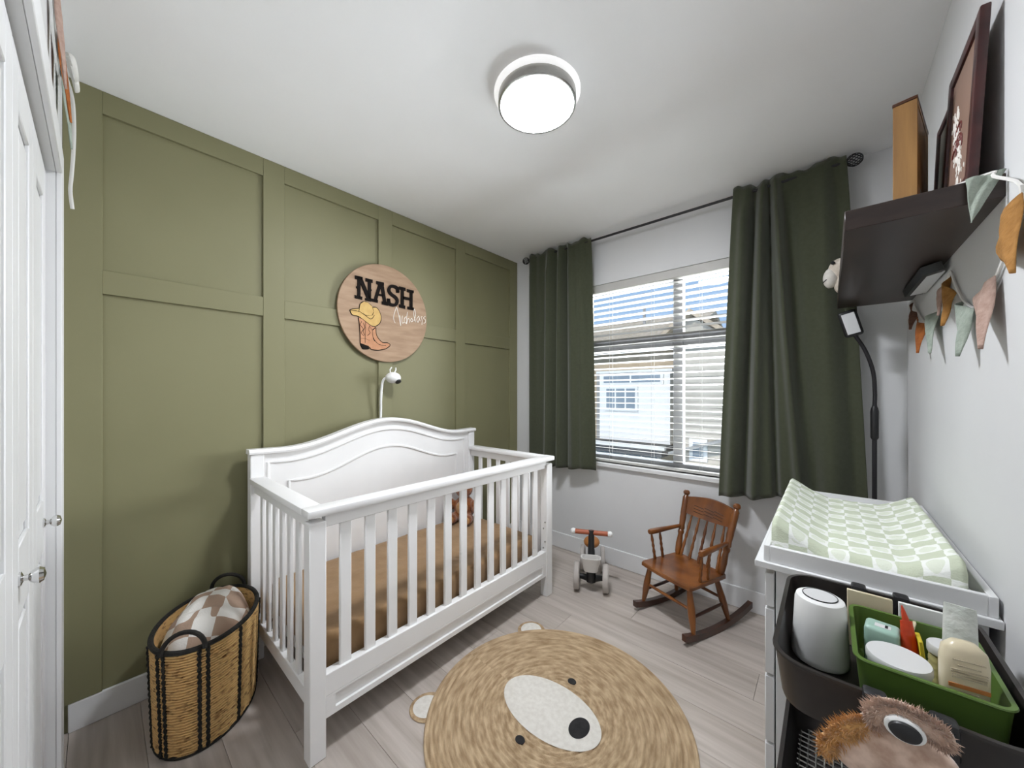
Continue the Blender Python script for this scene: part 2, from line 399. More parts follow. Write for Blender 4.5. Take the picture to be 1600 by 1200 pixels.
# ---------------------------------------------------------------- curtain rod and curtains
RZ, RY = 2.392, -.09
rod = thing('curtain_rod', 'thin black curtain rod with cage ball finials', 'curtain rod', (1.2, RY, RZ))
mk('rod', tube(BM(), [(.215, RY, RZ), (2.2, RY, RZ)], .008, 10), M_black, rod)
for sx, x in ((-1, .187), (1, 2.228)):
    bm = BM()
    for k in range(6):
        a = PI * k / 6
        pts = []
        for j in range(24):
            t = 2 * PI * j / 24; tw = .9 * math.cos(t)
            pts.append(Vector((x + .030 * math.cos(t), RY + .028 * math.sin(t) * math.cos(a + tw), RZ + .028 * math.sin(t) * math.sin(a + tw))))
        tube(bm, pts, .0022, 5, closed=True)
    mk('finial', bm, M_black, rod)
for x in (.27, 2.16):
    mk('bracket', tube(BM(), [(x, 0, RZ - .02), (x, -.05, RZ - .02), (x, RY, RZ - .012)], .006, 6), M_black, rod)

def curtain(name, label, xt, xb, zt, zb, folds, ruffle):
    def f(u, v):
        x = xt[0] + (xt[1] - xt[0]) * u; xx = xb[0] + (xb[1] - xb[0]) * u
        x = x + (xx - x) * (v ** .9)
        y = 0
        for ct, cb, w, a, b in folds:
            c = ct + (cb - ct) * v
            y += (a + (b - a) * v) * math.exp(-((u - c) / w) ** 2)
        y *= 1.45 * (.35 + .65 * min(1, v * 9))
        z = zt + ruffle(u) * (1 - min(1, v * 20)) + ((zb[0] + (zb[1] - zb[0]) * u) - zt) * v + .006 * math.sin(u * 17) * v
        ry = RY - .012 - .004 * math.sin(u * 40) * (1 - v)
        if v < .09: ry += .002
        return Vector((x, ry - y, z))
    o = mk(name, grid(BM(), f, 120, 60), M_curt, ang=80)
    so = o.modifiers.new('thickness', 'SOLIDIFY'); so.thickness = .002; so.offset = 0
    tag(o, label, 'curtain'); return o
curtain('curtain', 'narrow olive curtain panel hanging beside the green wall', (.232, .812), (.232, .848), 2.418, (.655, .70),
        [(.36, .32, .05, .03, .035), (.47, .42, .035, -.02, -.025), (.55, .50, .05, .03, .035), (.62, .58, .03, -.035, -.03), (.72, .72, .07, .025, .02), (.98, .95, .08, -.01, -.012), (.85, .86, .06, .01, .02)],
        lambda u: .010 * math.sin(u * 23) + .006 * math.sin(u * 51))
curtain('curtain', 'wide olive curtain panel hanging behind the shelf end', (1.722, 2.198), (1.648, 2.275), 2.425, (.662, .745),
        [(.12, .10, .05, .03, .03), (.22, .20, .03, -.035, -.03), (.29, .28, .04, .035, .03), (.35, .44, .025, -.03, -.03), (.41, .60, .035, .04, .028), (.50, .70, .05, -.02, -.02), (.78, .80, .07, .014, .02), (.93, .94, .05, -.008, -.015)],
        lambda u: .010 * math.sin(u * 15 + 1) + .006 * math.sin(u * 44))

# ---------------------------------------------------------------- ceiling light
cl = thing('ceiling_light', 'round flush ceiling light with nickel ring and glowing diffuser', 'ceiling light', (1.272, -1.362, H))
T = Matrix.Translation((1.272, -1.362, H)) @ Matrix.Rotation(PI, 4, 'X')
mk('base_plate', lathe(BM(), [(.001, 0), (.168, 0), (.168, .004), (.160, .012), (.142, .015), (.001, .015)], 48, T), pm('base_glow', 'f2f2f2', None, rough=.4, emit='ffffff', es=.45), cl)  # plate given a glow of its own in place of light leaking from the fixture
mk('ring', lathe(BM(), [(.140, .014), (.152, .015), (.152, .049), (.149, .052), (.143, .052), (.140, .049)], 48, T, cap0=False, cap1=False), M_nickel, cl)
mk('diffuser', lathe(BM(), [(.139, .016), (.1395, .049), (.134, .056), (.11, .062), (.06, .067), (.001, .068)], 48, T, cap0=False), M_lamp, cl)

# ---------------------------------------------------------------- crib
crib = thing('crib', 'white wooden baby crib with arched headboard and slatted sides', 'crib', (.43, -1.32, 0))
Y0, Y1, XB, XF = -2.03, -.612, .06, .822
def archz(y, top=.995, peak=.118):
    t = (y - (Y0 + Y1) / 2) / ((Y1 - Y0) / 2)
    a = abs(t)
    if a > .80: return top + .004 * ((a - .80) / .2)
    s = .5 + .5 * math.cos(PI * a / .80)
    return top + (peak) * s
bm = BM(); n = 48
ys = [Y0 + .05 + (Y1 - Y0 - .10) * i / n for i in range(n + 1)]
prism(bm, [(.068, y, archz(y) - .02) for y in ys] + [(.068, Y1 - .05, .20), (.068, Y0 + .05, .20)], (.022, 0, 0))
mk('headboard', bm, M_crib, crib)
bm = BM(); ys2 = [Y0 - .006 + (Y1 - Y0 + .012) * i / n for i in range(n + 1)]
ring_skin(bm, [[Vector((.050, y, archz(y) - .022)), Vector((.113, y, archz(y) - .022)), Vector((.116, y, archz(y) - .012)), Vector((.110, y, archz(y))), Vector((.056, y, archz(y)))] for y in ys2])
mk('headboard_cap', bm, M_crib, crib)
def arch_tube(name, dz, ya, yb, r, x):
    pts = [(x, ya + (yb - ya) * i / 40, .02 + archz((Y0 + Y1) / 2 + ((ya + (yb - ya) * i / 40) - (Y0 + Y1) / 2) * (Y1 - Y0) / (yb - ya) * .92) - dz) for i in range(41)]
    pts = [(x, ya, pts[0][2] - .25)] + pts + [(x, yb, pts[-1][2] - .25)]
    return mk(name, tube(BM(), pts, r, 6), M_crib, crib)
arch_tube('moulding', .088, Y0 + .075, Y1 - .09, .008, .091)
arch_tube('moulding', .192, Y0 + .165, Y1 - .165, .008, .091)
for y0 in (Y0, Y1 - .055):
    bx('back_post', (.052, y0, 0), (.105, y0 + .055, .975), M_crib, crib, .003)
    bx('front_post', (XF - .052, y0, 0), (XF, y0 + .055, .822), M_crib, crib, .003)
for y0, y1 in ((Y0 - .008, Y0 + .06), (Y1 - .06, Y1 + .008)):
    bx('side_top_rail', (.105, y0, .842), (XF - .058, y1, .868), M_crib, crib, .005, seg=2)
    ym = (y0 + y1) / 2
    bx('side_rail', (.10, ym - .012, .795), (XF - .05, ym + .012, .842), M_crib, crib, .002)
    bx('side_bottom_rail', (.10, ym - .013, .165), (XF - .05, ym + .013, .225), M_crib, crib, .002)
    for i in range(7):
        x = .198 + .0895 * i
        bx('slat', (x - .017, ym - .007, .22), (x + .017, ym + .007, .80), M_crib, crib, .003)
bx('front_top_rail', (XF - .058, Y0 - .008, .8422), (XF + .014, Y1 + .008, .8692), M_crib, crib, .006, seg=2)
bx('front_rail', (XF - .042, Y0 + .055, .797), (XF - .01, Y1 - .055, .842), M_crib, crib, .002)
bx('front_bottom_rail', (XF - .045, Y0 + .055, .205), (XF - .008, Y1 - .055, .28), M_crib, crib, .002)
bm = BM(); xa, xb = XF - .045, XF - .008; ya, yb = Y0 + .055, Y1 - .055
box(bm, (xa, ya, .128), (xb - .010, yb, .206)); box(bm, (xb - .012, ya, .128), (xb, yb, .150), .001); box(bm, (xb - .012, ya, .196), (xb, yb, .206), .001)
box(bm, (xb - .012, ya, .15), (xb, ya + .035, .196)); box(bm, (xb - .012, yb - .035, .15), (xb, yb, .196))
mk('front_apron', bm, M_crib, crib)
for i in range(13):
    y = -1.899 + .0951 * i
    bx('slat', (XF - .033, y - .021, .275), (XF - .019, y + .021, .80), M_crib, crib, .003)
for z in (.30, .34, .42, .46):
    for k, yy in enumerate((Y0, Y1 - .055)):
        if z in (.30, .42) or k: mk('bolt', lathe(BM(), [(.001, 0), (.006, 0), (.005, .003), (.001, .003)], 10, Matrix.Translation((XF - .028 + (.012 if z in (.34, .46) else 0), yy + .0545 if k == 0 else yy + .0005, z)) @ Matrix.Rotation(-PI / 2 if k == 0 else PI / 2, 4, 'X')), M_nickel, crib)
bx('mattress_base', (.112, Y0 + .075, .20), (XF - .06, Y1 - .075, .222), M_crib, crib)

def mattress(u, v):
    a, b = u * 2 - 1, v * 2 - 1
    return a, b
bm = BM()
x0, x1, y0, y1, z0, z1 = .115, XF - .062, Y0 + .078, Y1 - .078, .222, .375
box(bm, (x0, y0, z0), (x1, y1, z1), .028, 4)
bmesh.ops.subdivide_edges(bm, edges=[e for e in bm.edges if e.calc_length() > .2], cuts=24, use_grid_fill=True)
for v in bm.verts:
    if v.co.z > .36:
        v.co.z += .004 * noise.noise(Vector((v.co.x * 9, v.co.y * 9, 0))) + .003 * noise.noise(Vector((v.co.x * 25, v.co.y * 12, 3)))
mt = mk('crib_mattress', bm, M_sheet, ang=60); tag(mt, 'crib mattress in a rumpled tan fitted sheet', 'mattress')

# teddy bear
def plush(name, balls, m, voxel, loc_parent):
    bm = BM()
    for c, r, sc in balls: ball(bm, c, r, sc)
    o = mk(name, bm, m, loc_parent, ang=180)
    rm = o.modifiers.new('blend', 'REMESH'); rm.mode = 'VOXEL'; rm.voxel_size = voxel; rm.use_smooth_shade = True
    sm = o.modifiers.new('soft', 'SMOOTH'); sm.iterations = 4; sm.factor = .6
    return o
tx, ty, tz = .205, -.80, .376
td = thing('teddy_bear', 'brown teddy bear sitting inside the crib corner', 'teddy bear', (tx, ty, tz))
dd = Vector((.50, -.87, 0)); sd = Vector((.87, .50, 0))
P = lambda f, s, z: Vector((tx, ty, tz)) + dd * f + sd * s + Vector((0, 0, z))
plush('body', [(P(0, 0, .085), .075, (1, 1, 1.1)), (P(.01, 0, .215), .062, (1, 1, .95)), (P(.055, 0, .205), .03, (1, 1, .8)),
      (P(0, -.055, .262), .024, (1, 1, 1)), (P(0, .055, .262), .024, (1, 1, 1)),
      (P(.035, -.085, .115), .03, (1, 1, 1.3)), (P(.06, -.10, .085), .028, (1, 1, 1)), (P(.035, .085, .115), .03, (1, 1, 1.3)), (P(.06, .10, .09), .028, (1, 1, 1)),
      (P(.07, -.05, .034), .036, (1, 1, .95)), (P(.11, -.055, .036), .036, (1, 1, 1)), (P(.07, .05, .034), .036, (1, 1, .95)), (P(.11, .055, .036), .036, (1, 1, 1))], M_teddy, .007, td)
for s in (-1, 1):
    mk('foot_pad', ball(BM(), P(.141, .056 * s, .04), .027, (.28, 1, 1), M=Matrix.Rotation(math.atan2(dd.y, dd.x), 4, 'Z')), M_teddyl, td)
    mk('eye', ball(BM(), P(.065, .022 * s, .235), .006), M_blackfelt, td)
    mk('inner_ear', ball(BM(), P(.02, .055 * s, .262), .015, (.3, 1, 1), M=Matrix.Rotation(math.atan2(dd.y, dd.x), 4, 'Z')), M_teddyl, td)
mk('tummy', ball(BM(), P(.055, 0, .095), .045, (.6, 1, 1.1), M=Matrix.Rotation(math.atan2(dd.y, dd.x), 4, 'Z')), M_teddyl, td)
mk('nose', ball(BM(), P(.085, 0, .212), .009, (1, 1.3, .8)), M_blackfelt, td)

# ---------------------------------------------------------------- round sign on the green wall
SY, SZ, SX = -1.296, 1.766, .014
sign = thing('wall_sign', 'round wooden name sign with a hat and boots on the green wall', 'sign', (SX, SY, SZ))
mk('disc', lathe(BM(), [(.001, 0), (.303, 0), (.305, .002), (.305, .012), (.303, .014), (.001, .014)], 96, Matrix.Translation((SX, SY, SZ)) @ Matrix.Rotation(PI / 2, 4, 'Y')), M_sign, sign)
SF = SX + .014
def sp(x, y, d=0):
    return hit(540 + x / 8.279, 415 + y / 8.279, 0, SF + d)
def poly(name, polys, m, th=.006, d=0):
    bm = BM()
    for p in polys: prism(bm, [sp(x, y, d) for x, y in p], (th, 0, 0))
    return mk(name, bm, m, sign, 20)
def lines(name, paths, m, r, n=5, d=.001):
    bm = BM()
    for p in paths: tube(bm, smooth([sp(x, y, d) for x, y in p], n), r, 6)
    return mk(name, bm, m, sign)
poly('letter', [[(118, 128), (215, 150), (215, 190), (118, 172)], [(150, 150), (190, 158), (188, 425), (148, 415)], [(115, 382), (212, 405), (210, 442), (115, 422)], [(152, 140), (205, 152), (325, 440), (272, 430)], [(255, 163), (346, 185), (345, 225), (255, 205)], [(285, 175), (325, 185), (325, 445), (285, 437)], [(248, 422), (328, 440), (326, 468), (250, 452)], [(134, 270), (150, 260), (150, 300), (134, 290)], [(325, 305), (333, 315), (333, 330), (325, 335)]], M_ink)
poly('letter', [[(393, 200), (492, 222), (490, 262), (393, 240)], [(425, 225), (468, 232), (398, 465), (356, 455)], [(325, 425), (415, 445), (412, 482), (325, 462)], [(438, 222), (484, 232), (527, 500), (485, 490)], [(405, 360), (490, 376), (492, 402), (398, 385)], [(465, 463), (545, 480), (545, 520), (465, 502)]], M_ink)
def stroke(name, path, w, m):
    P2 = smooth([Vector((x, y, 0)) for x, y in path], 6); Lp = []; Rp = []
    for i, p in enumerate(P2):
        t = (P2[min(i + 1, len(P2) - 1)] - P2[max(i - 1, 0)]).normalized(); nn = Vector((-t.y, t.x, 0)) * w / 2
        Lp.append(p + nn); Rp.append(p - nn)
    bm = BM(); A = [bm.verts.new(sp(p.x, p.y)) for p in Lp]; B = [bm.verts.new(sp(p.x, p.y)) for p in Rp]
    A2 = [bm.verts.new(sp(p.x, p.y) + Vector((.006, 0, 0))) for p in Lp]; B2 = [bm.verts.new(sp(p.x, p.y) + Vector((.006, 0, 0))) for p in Rp]
    for i in range(len(A) - 1):
        for a, b, c, d in ((A2[i], A2[i + 1], B2[i + 1], B2[i]), (A[i], A[i + 1], A2[i + 1], A2[i]), (B[i], B2[i], B2[i + 1], B[i + 1])): bm.faces.new((a, b, c, d))
    return bm
bm = stroke('letter', [(672, 352), (664, 298), (622, 272), (578, 272), (556, 318), (582, 368), (640, 412), (664, 455), (648, 502), (604, 512), (562, 492), (550, 430)], 40, M_ink)
prism(bm, [sp(x, y) for x, y in [(655, 275), (690, 280), (685, 355), (650, 350)]], (.006, 0, 0)); prism(bm, [sp(x, y) for x, y in [(533, 425), (568, 432), (570, 510), (530, 500)]], (.006, 0, 0))
mk('letter', bm, M_ink, sign, 20)
poly('letter', [[(712, 290), (750, 300), (750, 545), (708, 535)], [(826, 320), (862, 328), (862, 570), (824, 560)], [(735, 398), (840, 420), (840, 455), (735, 432)], [(690, 270), (770, 290), (770, 330), (690, 310)], [(790, 305), (878, 325), (876, 360), (790, 342)], [(688, 500), (768, 520), (766, 560), (688, 540)], [(798, 530), (878, 545), (876, 582), (798, 565)]], M_ink)
lines('script_lettering', [[(640, 745), (620, 670), (648, 560), (662, 546), (690, 660), (712, 778), (706, 690), (700, 640)], [(735, 650), (728, 700), (735, 745), (752, 735)], [(780, 660), (760, 690), (762, 738), (790, 742)], [(800, 600), (790, 680), (788, 755), (805, 690), (822, 692), (828, 738)], [(852, 680), (842, 710), (858, 728), (870, 704), (852, 680)], [(885, 720), (906, 630), (890, 562), (882, 640), (908, 732)], [(945, 655), (922, 690), (935, 735), (952, 690), (947, 655), (965, 722)], [(992, 660), (976, 668), (990, 710), (986, 765)], [(1030, 655), (1006, 680), (1032, 702), (1030, 738), (1008, 745)]], M_whitei, .0018)
poly('hat_brim', [[(55, 575), (90, 562), (165, 556), (200, 610), (330, 650), (348, 545), (400, 545), (440, 600), (460, 680), (440, 745), (380, 785), (330, 775), (270, 735), (170, 660), (85, 635)]], M_hat, .003)
poly('hat_crown', [[(175, 570), (190, 495), (235, 467), (285, 480), (340, 530), (358, 600), (330, 645), (260, 640), (195, 605)]], M_hat, .004)
poly('boot', [[(165, 672), (240, 705), (300, 760), (342, 790), (345, 900), (355, 965), (430, 1020), (520, 1032), (575, 1028), (520, 1072), (420, 1092), (335, 1082), (300, 1048), (190, 1010), (185, 860)]], M_boot, .0035)
poly('boot', [[(338, 782), (390, 800), (395, 890), (440, 960), (490, 998), (560, 1000), (575, 1028), (450, 1030), (385, 985), (345, 900)]], M_boot, .0025)
poly('boot_heel', [[(190, 1003), (300, 1043), (290, 1077), (225, 1077), (205, 1050)]], M_ink, .004)
lines('drawn_outline', [[(55, 575), (90, 562), (165, 556)], [(55, 575), (85, 635), (170, 660), (270, 735), (330, 778), (380, 787), (440, 745), (460, 680), (440, 600), (400, 545), (350, 540)], [(62, 578), (190, 600), (320, 690), (372, 640)], [(170, 590), (178, 540), (190, 495), (235, 467), (285, 480), (340, 530), (358, 600), (345, 640)], [(195, 605), (260, 642), (345, 640)], [(215, 495), (245, 540), (275, 550), (262, 520), (225, 485)],
      [(165, 672), (180, 780), (187, 900), (190, 1010), (205, 1050), (225, 1077), (290, 1077), (310, 1060), (335, 1085), (420, 1095), (520, 1074), (575, 1030), (540, 1000), (480, 996), (430, 950), (398, 890), (390, 800)], [(255, 720), (252, 860), (250, 1000)], [(205, 720), (190, 770), (225, 820), (200, 870), (235, 910)], [(310, 780), (295, 830), (315, 870), (280, 905)], [(225, 740), (245, 800), (225, 850), (245, 900)], [(300, 760), (340, 830), (385, 800)], [(345, 830), (348, 900), (370, 960), (430, 1020), (520, 1035)], [(195, 940), (250, 945), (310, 970)]], M_ink, .003)

# ---------------------------------------------------------------- baby monitor camera on a stalk clipped to the headboard
mon = thing('baby_monitor', 'small white baby monitor camera on a stalk above the crib', 'camera', (.014, -1.34, 1.05))
mk('stalk', tube(BM(), smooth([(.033, -1.34, 1.06), (.034, -1.338, 1.16), (.042, -1.342, 1.22), (.046, -1.34, 1.29), (.058, -1.335, 1.345), (.075, -1.315, 1.362)], 5), .0075, 8), M_plast, mon)
mk('wall_plate', box(BM(), (.0131, -1.362, 1.03), (.036, -1.318, 1.09), .004, 2), M_plast, mon)
mk('head', ball(BM(), (.088, -1.285, 1.36), .043, (1, 1.12, .82)), M_plast, mon)
mk('lens', lathe(BM(), [(.001, 0), (.018, 0), (.018, .008), (.012, .012), (.001, .012)], 16, Matrix.Translation((.115, -1.268, 1.338)) @ frame_to((.6, .1, -.8))), M_blackp, mon)
for k in (-1, 1): mk('antenna', tube(BM(), [(.085, -1.29 + .012 * k, 1.385), (.085, -1.285 + .02 * k, 1.41), (.085, -1.28 + .014 * k, 1.425)], .004, 6), M_plast, mon)

# ---------------------------------------------------------------- basket with blanket
BC = Vector((.262, -2.205, 0)); BA = Vector((.90, -.43, 0)).normalized(); BB = Vector((-BA.y, BA.x, 0))
bsk = thing('woven_basket', 'oval woven basket with black rim and handles beside the crib', 'basket', BC)
HB = .375
def oval(t, a, b, z): return BC + BA * a * math.cos(t) + BB * b * math.sin(t) + Vector((0, 0, z))
SA, SB = .232, .158
rings = []; rows = 38; nn = 72
for i in range(rows):
    for k, rr in ((.1, -.0036), (.3, .003), (.7, .003), (.9, -.0036)):
        z = .004 + (HB - .01) * (i + k) / rows; fl = .93 + .07 * (z / HB)
        rings.append([oval(2 * PI * j / nn, SA * fl + rr, SB * fl + rr, z + .0012 * math.sin(j * 1.7 + i)) for j in range(nn)])
rin = [[oval(2 * PI * j / nn, SA * f - .012, SB * f - .012, z) for j in range(nn)] for z, f in ((HB - .002, 1), (.18, .96), (.02, .93))]
bm = BM(); ring_skin(bm, rings + rin, cap0=True, cap1=True); mk('woven_body', bm, M_wick, bsk, ang=60)
bm = BM(); tube(bm, [oval(2 * PI * j / 64, SA - .004, SB - .004, HB) for j in range(64)], .0085, 8, closed=True); mk('rim', bm, M_cord, bsk)
bm = BM(); tube(bm, [oval(2 * PI * j / 64, SA * .93, SB * .93, .006) for j in range(64)], .006, 6, closed=True); mk('base_rope', bm, M_cord, bsk)
for t0 in (-.02, PI - .02):
    e = oval(t0, SA - .004, SB - .004, HB); s = (oval(t0 + .1, SA, SB, HB) - oval(t0 - .1, SA, SB, HB)).normalized(); out = (e - BC); out.z = 0; out.normalize()
    pts = [e + s * .062 * math.cos(PI * k / 14) + Vector((0, 0, .062)) * math.sin(PI * k / 14) - out * .012 * math.sin(PI * k / 14) for k in range(15)]
    mk('handle', tube(BM(), pts, .0075, 8), M_cord, bsk)
for t0 in (-.95, -.52, -.38, .26, .40, 1.0, 1.9, 2.5, 3.5, 4.2):
    bm = BM()
    for ph in (0, PI):
        pts = []
        for k in range(60):
            z = .008 + (HB - .012) * k / 59; fl = .93 + .07 * (z / HB)
            pts.append(oval(t0 + .022 * math.sin(k * .9 + ph), SA * fl + .004 + .002 * math.cos(k * .9 + ph), SB * fl + .004 + .002 * math.cos(k * .9 + ph), z))
        tube(bm, pts, .0036, 5)
    mk('braid', bm, M_cord, bsk)
def blanket(u, v):
    r = math.sqrt(v) if False else v; t = 2 * PI * u
    a, b = (SA - .026) * r, (SB - .026) * r
    p = oval(t, a, b, 0); q = p - BC
    l = q.dot(BA) / SA; w = q.dot(BB) / SB
    h = HB + .058 * (1 - r ** 3) - .055 * r ** 4 + .045 * max(0, -l) * (1 - r ** 6)
    h += .016 * noise.noise(Vector((q.x * 11, q.y * 11, 1.3))) + .010 * noise.noise(Vector((q.x * 26, q.y * 20, 4))) - .02 * abs(noise.noise(Vector((q.x * 7, q.y * 9, 9))))
    p.z = h; return p
o = mk('checked_blanket', grid(BM(), lambda u, v: blanket(u, max(v, .001)), 96, 40, lambda u, v: (v * SA * math.cos(2 * PI * u) + .3 + .03 * math.sin(v * 8), v * SB * math.sin(2 * PI * u) * 1.25 + .3)), M_blank, ang=180)
tag(o, 'crumpled white and taupe checked blanket stuffed in the woven basket', 'blanket')

# ---------------------------------------------------------------- bear rug
RC = Vector((1.328, -1.314, 0)); RR = .506
rug = thing('bear_rug', 'round braided jute rug shaped like a bear face on the floor', 'rug', RC)
prof = [(.001, .001), (RR - .004, .001)]
nr = 30
up = []
for i in range(nr):
    r0 = RR * (i / nr); w = RR / nr
    up += [(r0 + .08 * w + .0005, .0062), (r0 + .3 * w, .0105), (r0 + .7 * w, .0105), (r0 + .92 * w, .0062)]
bm = BM(); lathe(bm, prof + list(reversed(up)) , 128, Matrix.Translation(RC)); 
mk('braided_body', bm, M_rug, rug, ang=60)
def disc(name, c, a, b, ang, z0, z1, m, parent, n=48):
    Mx = Matrix.Translation((c[0], c[1], 0)) @ Matrix.Rotation(ang, 4, 'Z')
    return mk(name, lathe(BM(), [(.001, z0), (.97, z0), (1, (z0 + z1) / 2), (.97, z1), (.001, z1)], n, Mx @ Matrix.Diagonal((a, b, 1, 1))), m, parent)
for an in (139.0, 217.2):
    a = math.radians(an); c = RC + Vector((math.cos(a), math.sin(a), 0)) * .512
    e = disc('ear', c, .072, .072, 0, .0008, .0042, M_jute, rug)
    disc('inner_ear', c + Vector((math.cos(a), math.sin(a), 0)) * .004, .054, .054, a, .0041, .0056, M_felt, e)
disc('muzzle', (1.30, -1.316), .215, .129, 0, .009, .0125, M_felt, rug, 64)
for y in (-1.14, -1.492): disc('eye', (1.294, y), .019, .016, 0, .009, .0125, M_blackfelt, rug, 24)
disc('nose', (1.432, -1.312), .036, .048, 0, .012, .0145, M_blackfelt, rug, 32)

# ---------------------------------------------------------------- child's rocking chair
CO = Vector((1.515, -.325, 0))
ch = thing('rocking_chair', "child's varnished wooden rocking chair with spindle back", 'rocking chair', CO)
CM = Matrix.Translation(CO) @ Matrix.Rotation(math.radians(157.5), 4, 'Z')
def cp(x, y, z): return CM @ Vector((x, y, z))
def rz_(y): return .98 - math.sqrt(.98 ** 2 - (y + .02) ** 2)    # rocker arc
for sx in (-1, 1):
    bm = BM(); rings = []
    for i in range(25):
        y = .20 - .545 * i / 24; z = rz_(y); x = sx * .165
        rings.append([cp(x - .013, y, z), cp(x + .013, y, z), cp(x + .013, y, z + .032), cp(x - .013, y, z + .032)])
    ring_skin(bm, rings); mk('rocker', bm, M_woodd, ch, ang=40)
legp = [(.010, 0), (.0115, .06), (.018, .35), (.0185, .55), (.014, .85), (.012, 1)]
for sx in (-1, 1):
    for y, yt in ((.13, .115), (-.15, -.10)):
        mk('leg', turned(BM(), cp(sx * .165, y, rz_(y) + .028), cp(sx * .128, yt, .262), legp), M_wood, ch)
    mk('stretcher', turned(BM(), cp(sx * .152, .123, .115), cp(sx * .150, -.128, .125), [(.007, 0), (.009, .5), (.007, 1)]), M_woodd, ch)
mk('stretcher', turned(BM(), cp(-.148, .122, .15), cp(.148, .122, .15), [(.007, 0), (.009, .5), (.007, 1)]), M_wood, ch)
mk('stretcher', turned(BM(), cp(-.148, -.12, .155), cp(.148, -.12, .155), [(.007, 0), (.009, .5), (.007, 1)]), M_wood, ch)
# seat: front-curved board
outl = [(-.166, .140), (-.158, .152), (-.09, .160), (0, .163), (.09, .160), (.158, .152), (.166, .140), (.160, -.135), (.150, -.15), (-.150, -.15), (-.160, -.135)]
outl = [(x, y) for x, y in outl]
bm = BM(); rings = []
for s, z in ((.96, .255), (1, .261), (1, .275), (.975, .281), (.55, .276), (.05, .274)):
    rings.append([cp(x * s, y * s, z) for x, y in outl])
ring_skin(bm, rings); mk('seat', bm, M_wood, ch, ang=30)
postp = [(.011, 0), (.017, .04), (.0185, .16), (.014, .30), (.018, .335), (.0175, .36), (.014, .375), (.019, .40), (.016, .46), (.0185, .56), (.0175, .60), (.0185, .63), (.0185, .88), (.013, .905), (.0115, .92), (.018, .935), (.0195, .965), (.013, .992), (.002, 1)]
def post_at(sx, t): return cp(sx * (.138 + .022 * t), -.125 - .115 * t, .278 + .375 * t)
for sx in (-1, 1): mk('back_post', turned(BM(), post_at(sx, 0), post_at(sx, 1), postp, 16), M_wood, ch)
bm = BM(); rings = []
for i in range(17):
    s = -1 + 2 * i / 16; bow = .022 * math.cos(s * PI / 2) + .004
    a = post_at(-1, .62); b = post_at(1, .62); c0 = a.lerp(b, i / 16); top = post_at(-1, .88).lerp(post_at(1, .88), i / 16)
    upv = (top - c0).normalized(); bk = (CM.to_3x3() @ Vector((0, -1, 0)))
    lo = c0 - upv * (.0 + .012 * math.cos(s * PI / 2) - .012) + bk * .018 * math.cos(s * PI / 2); hi = top + upv * bow + bk * .018 * math.cos(s * PI / 2)
    rings.append([lo - bk * .007, lo + bk * .007, hi + bk * .007, hi - bk * .007])
ring_skin(bm, rings); cr = mk('crest_rail', bm, M_wood, ch, ang=30)
for k in range(9):
    t0 = .24 + .028 * (k % 3); a = post_at(-1, .68 + .045 * (k // 3)).lerp(post_at(1, .68 + .045 * (k // 3)), .20 + .2 * (k % 3)); b = post_at(-1, .70 + .045 * (k // 3)).lerp(post_at(1, .70 + .045 * (k // 3)), .40 + .2 * (k % 3))
    bk = (CM.to_3x3() @ Vector((0, -1, 0))); mid = (a + b) / 2
    f = lambda p, s: p + bk * (.018 * math.cos(s * PI / 2) - .0068)
    mk('carving', tube(BM(), [f(a, -.6 + .4 * (k % 3)), f(mid, -.4 + .4 * (k % 3)), f(b, -.2 + .4 * (k % 3))], .0022, 5), M_woodd, cr)
sppr = [(.005, 0), (.009, .08), (.007, .2), (.0095, .3), (.006, .42), (.009, .5), (.006, .6), (.009, .7), (.006, .85), (.005, 1)]
for i in range(5):
    t = (i + 1) / 6; a = cp(-.115 + .23 * (i / 4), -.125, .276); b = post_at(-1, .63).lerp(post_at(1, .63), .16 + .68 * i / 4) + (CM.to_3x3() @ Vector((0, -1, 0))) * .014
    mk('back_spindle', turned(BM(), a, b, sppr, 10), M_wood, ch)
for sx in (-1, 1):
    a = post_at(sx, .44) ; b = cp(sx * .168, .082, .437)
    mk('arm', turned(BM(), b, a + (a - b) * .01, [(.004, 0), (.014, .01), (.0165, .04), (.0165, .2), (.0135, .5), (.010, .92), (.008, 1)], 12), M_wood, ch)
    for y in (.066, .002):
        q = b.lerp(a, (.082 - y) / .257)
        mk('arm_spindle', turned(BM(), cp(sx * .146, y - .01, .276), q, sppr, 10), M_wood, ch)

# ---------------------------------------------------------------- toddler balance trike
TO = Vector((.985, -.412, 0))
tk = thing('balance_trike', 'small black toddler ride-on trike with grey wheels and white basket', 'ride-on toy', TO)
TM = Matrix.Translation(TO) @ Matrix.Rotation(math.radians(26.5), 4, 'Z')     # x lateral, -y forward (towards camera)
def tp(x, y, z): return TM @ Vector((x, y, z))
def wheel(c, r, w):
    Mw = Matrix.Translation(c) @ TM.to_3x3().to_4x4() @ Matrix.Rotation(PI / 2, 4, 'Y')
    o = mk('wheel', lathe(BM(), [(.02, -w * .3), (r * .72, -w * .35), (r * .78, -w / 2), (r * .93, -w / 2), (r, -w * .3), (r, w * .3), (r * .93, w / 2), (r * .78, w / 2), (r * .72, w * .35), (.02, w * .3)], 40, Mw), M_tyre, tk)
    mk('hub', lathe(BM(), [(.001, -w * .5), (.018, -w * .5), (.018, w * .5), (.001, w * .5)], 20, Mw), M_bkt, o)
for sx in (-1, 1): wheel(tp(sx * .090, 0, .085), .085, .036)
for sx in (-1, 1): wheel(tp(sx * .070, .27, .085), .085, .030)
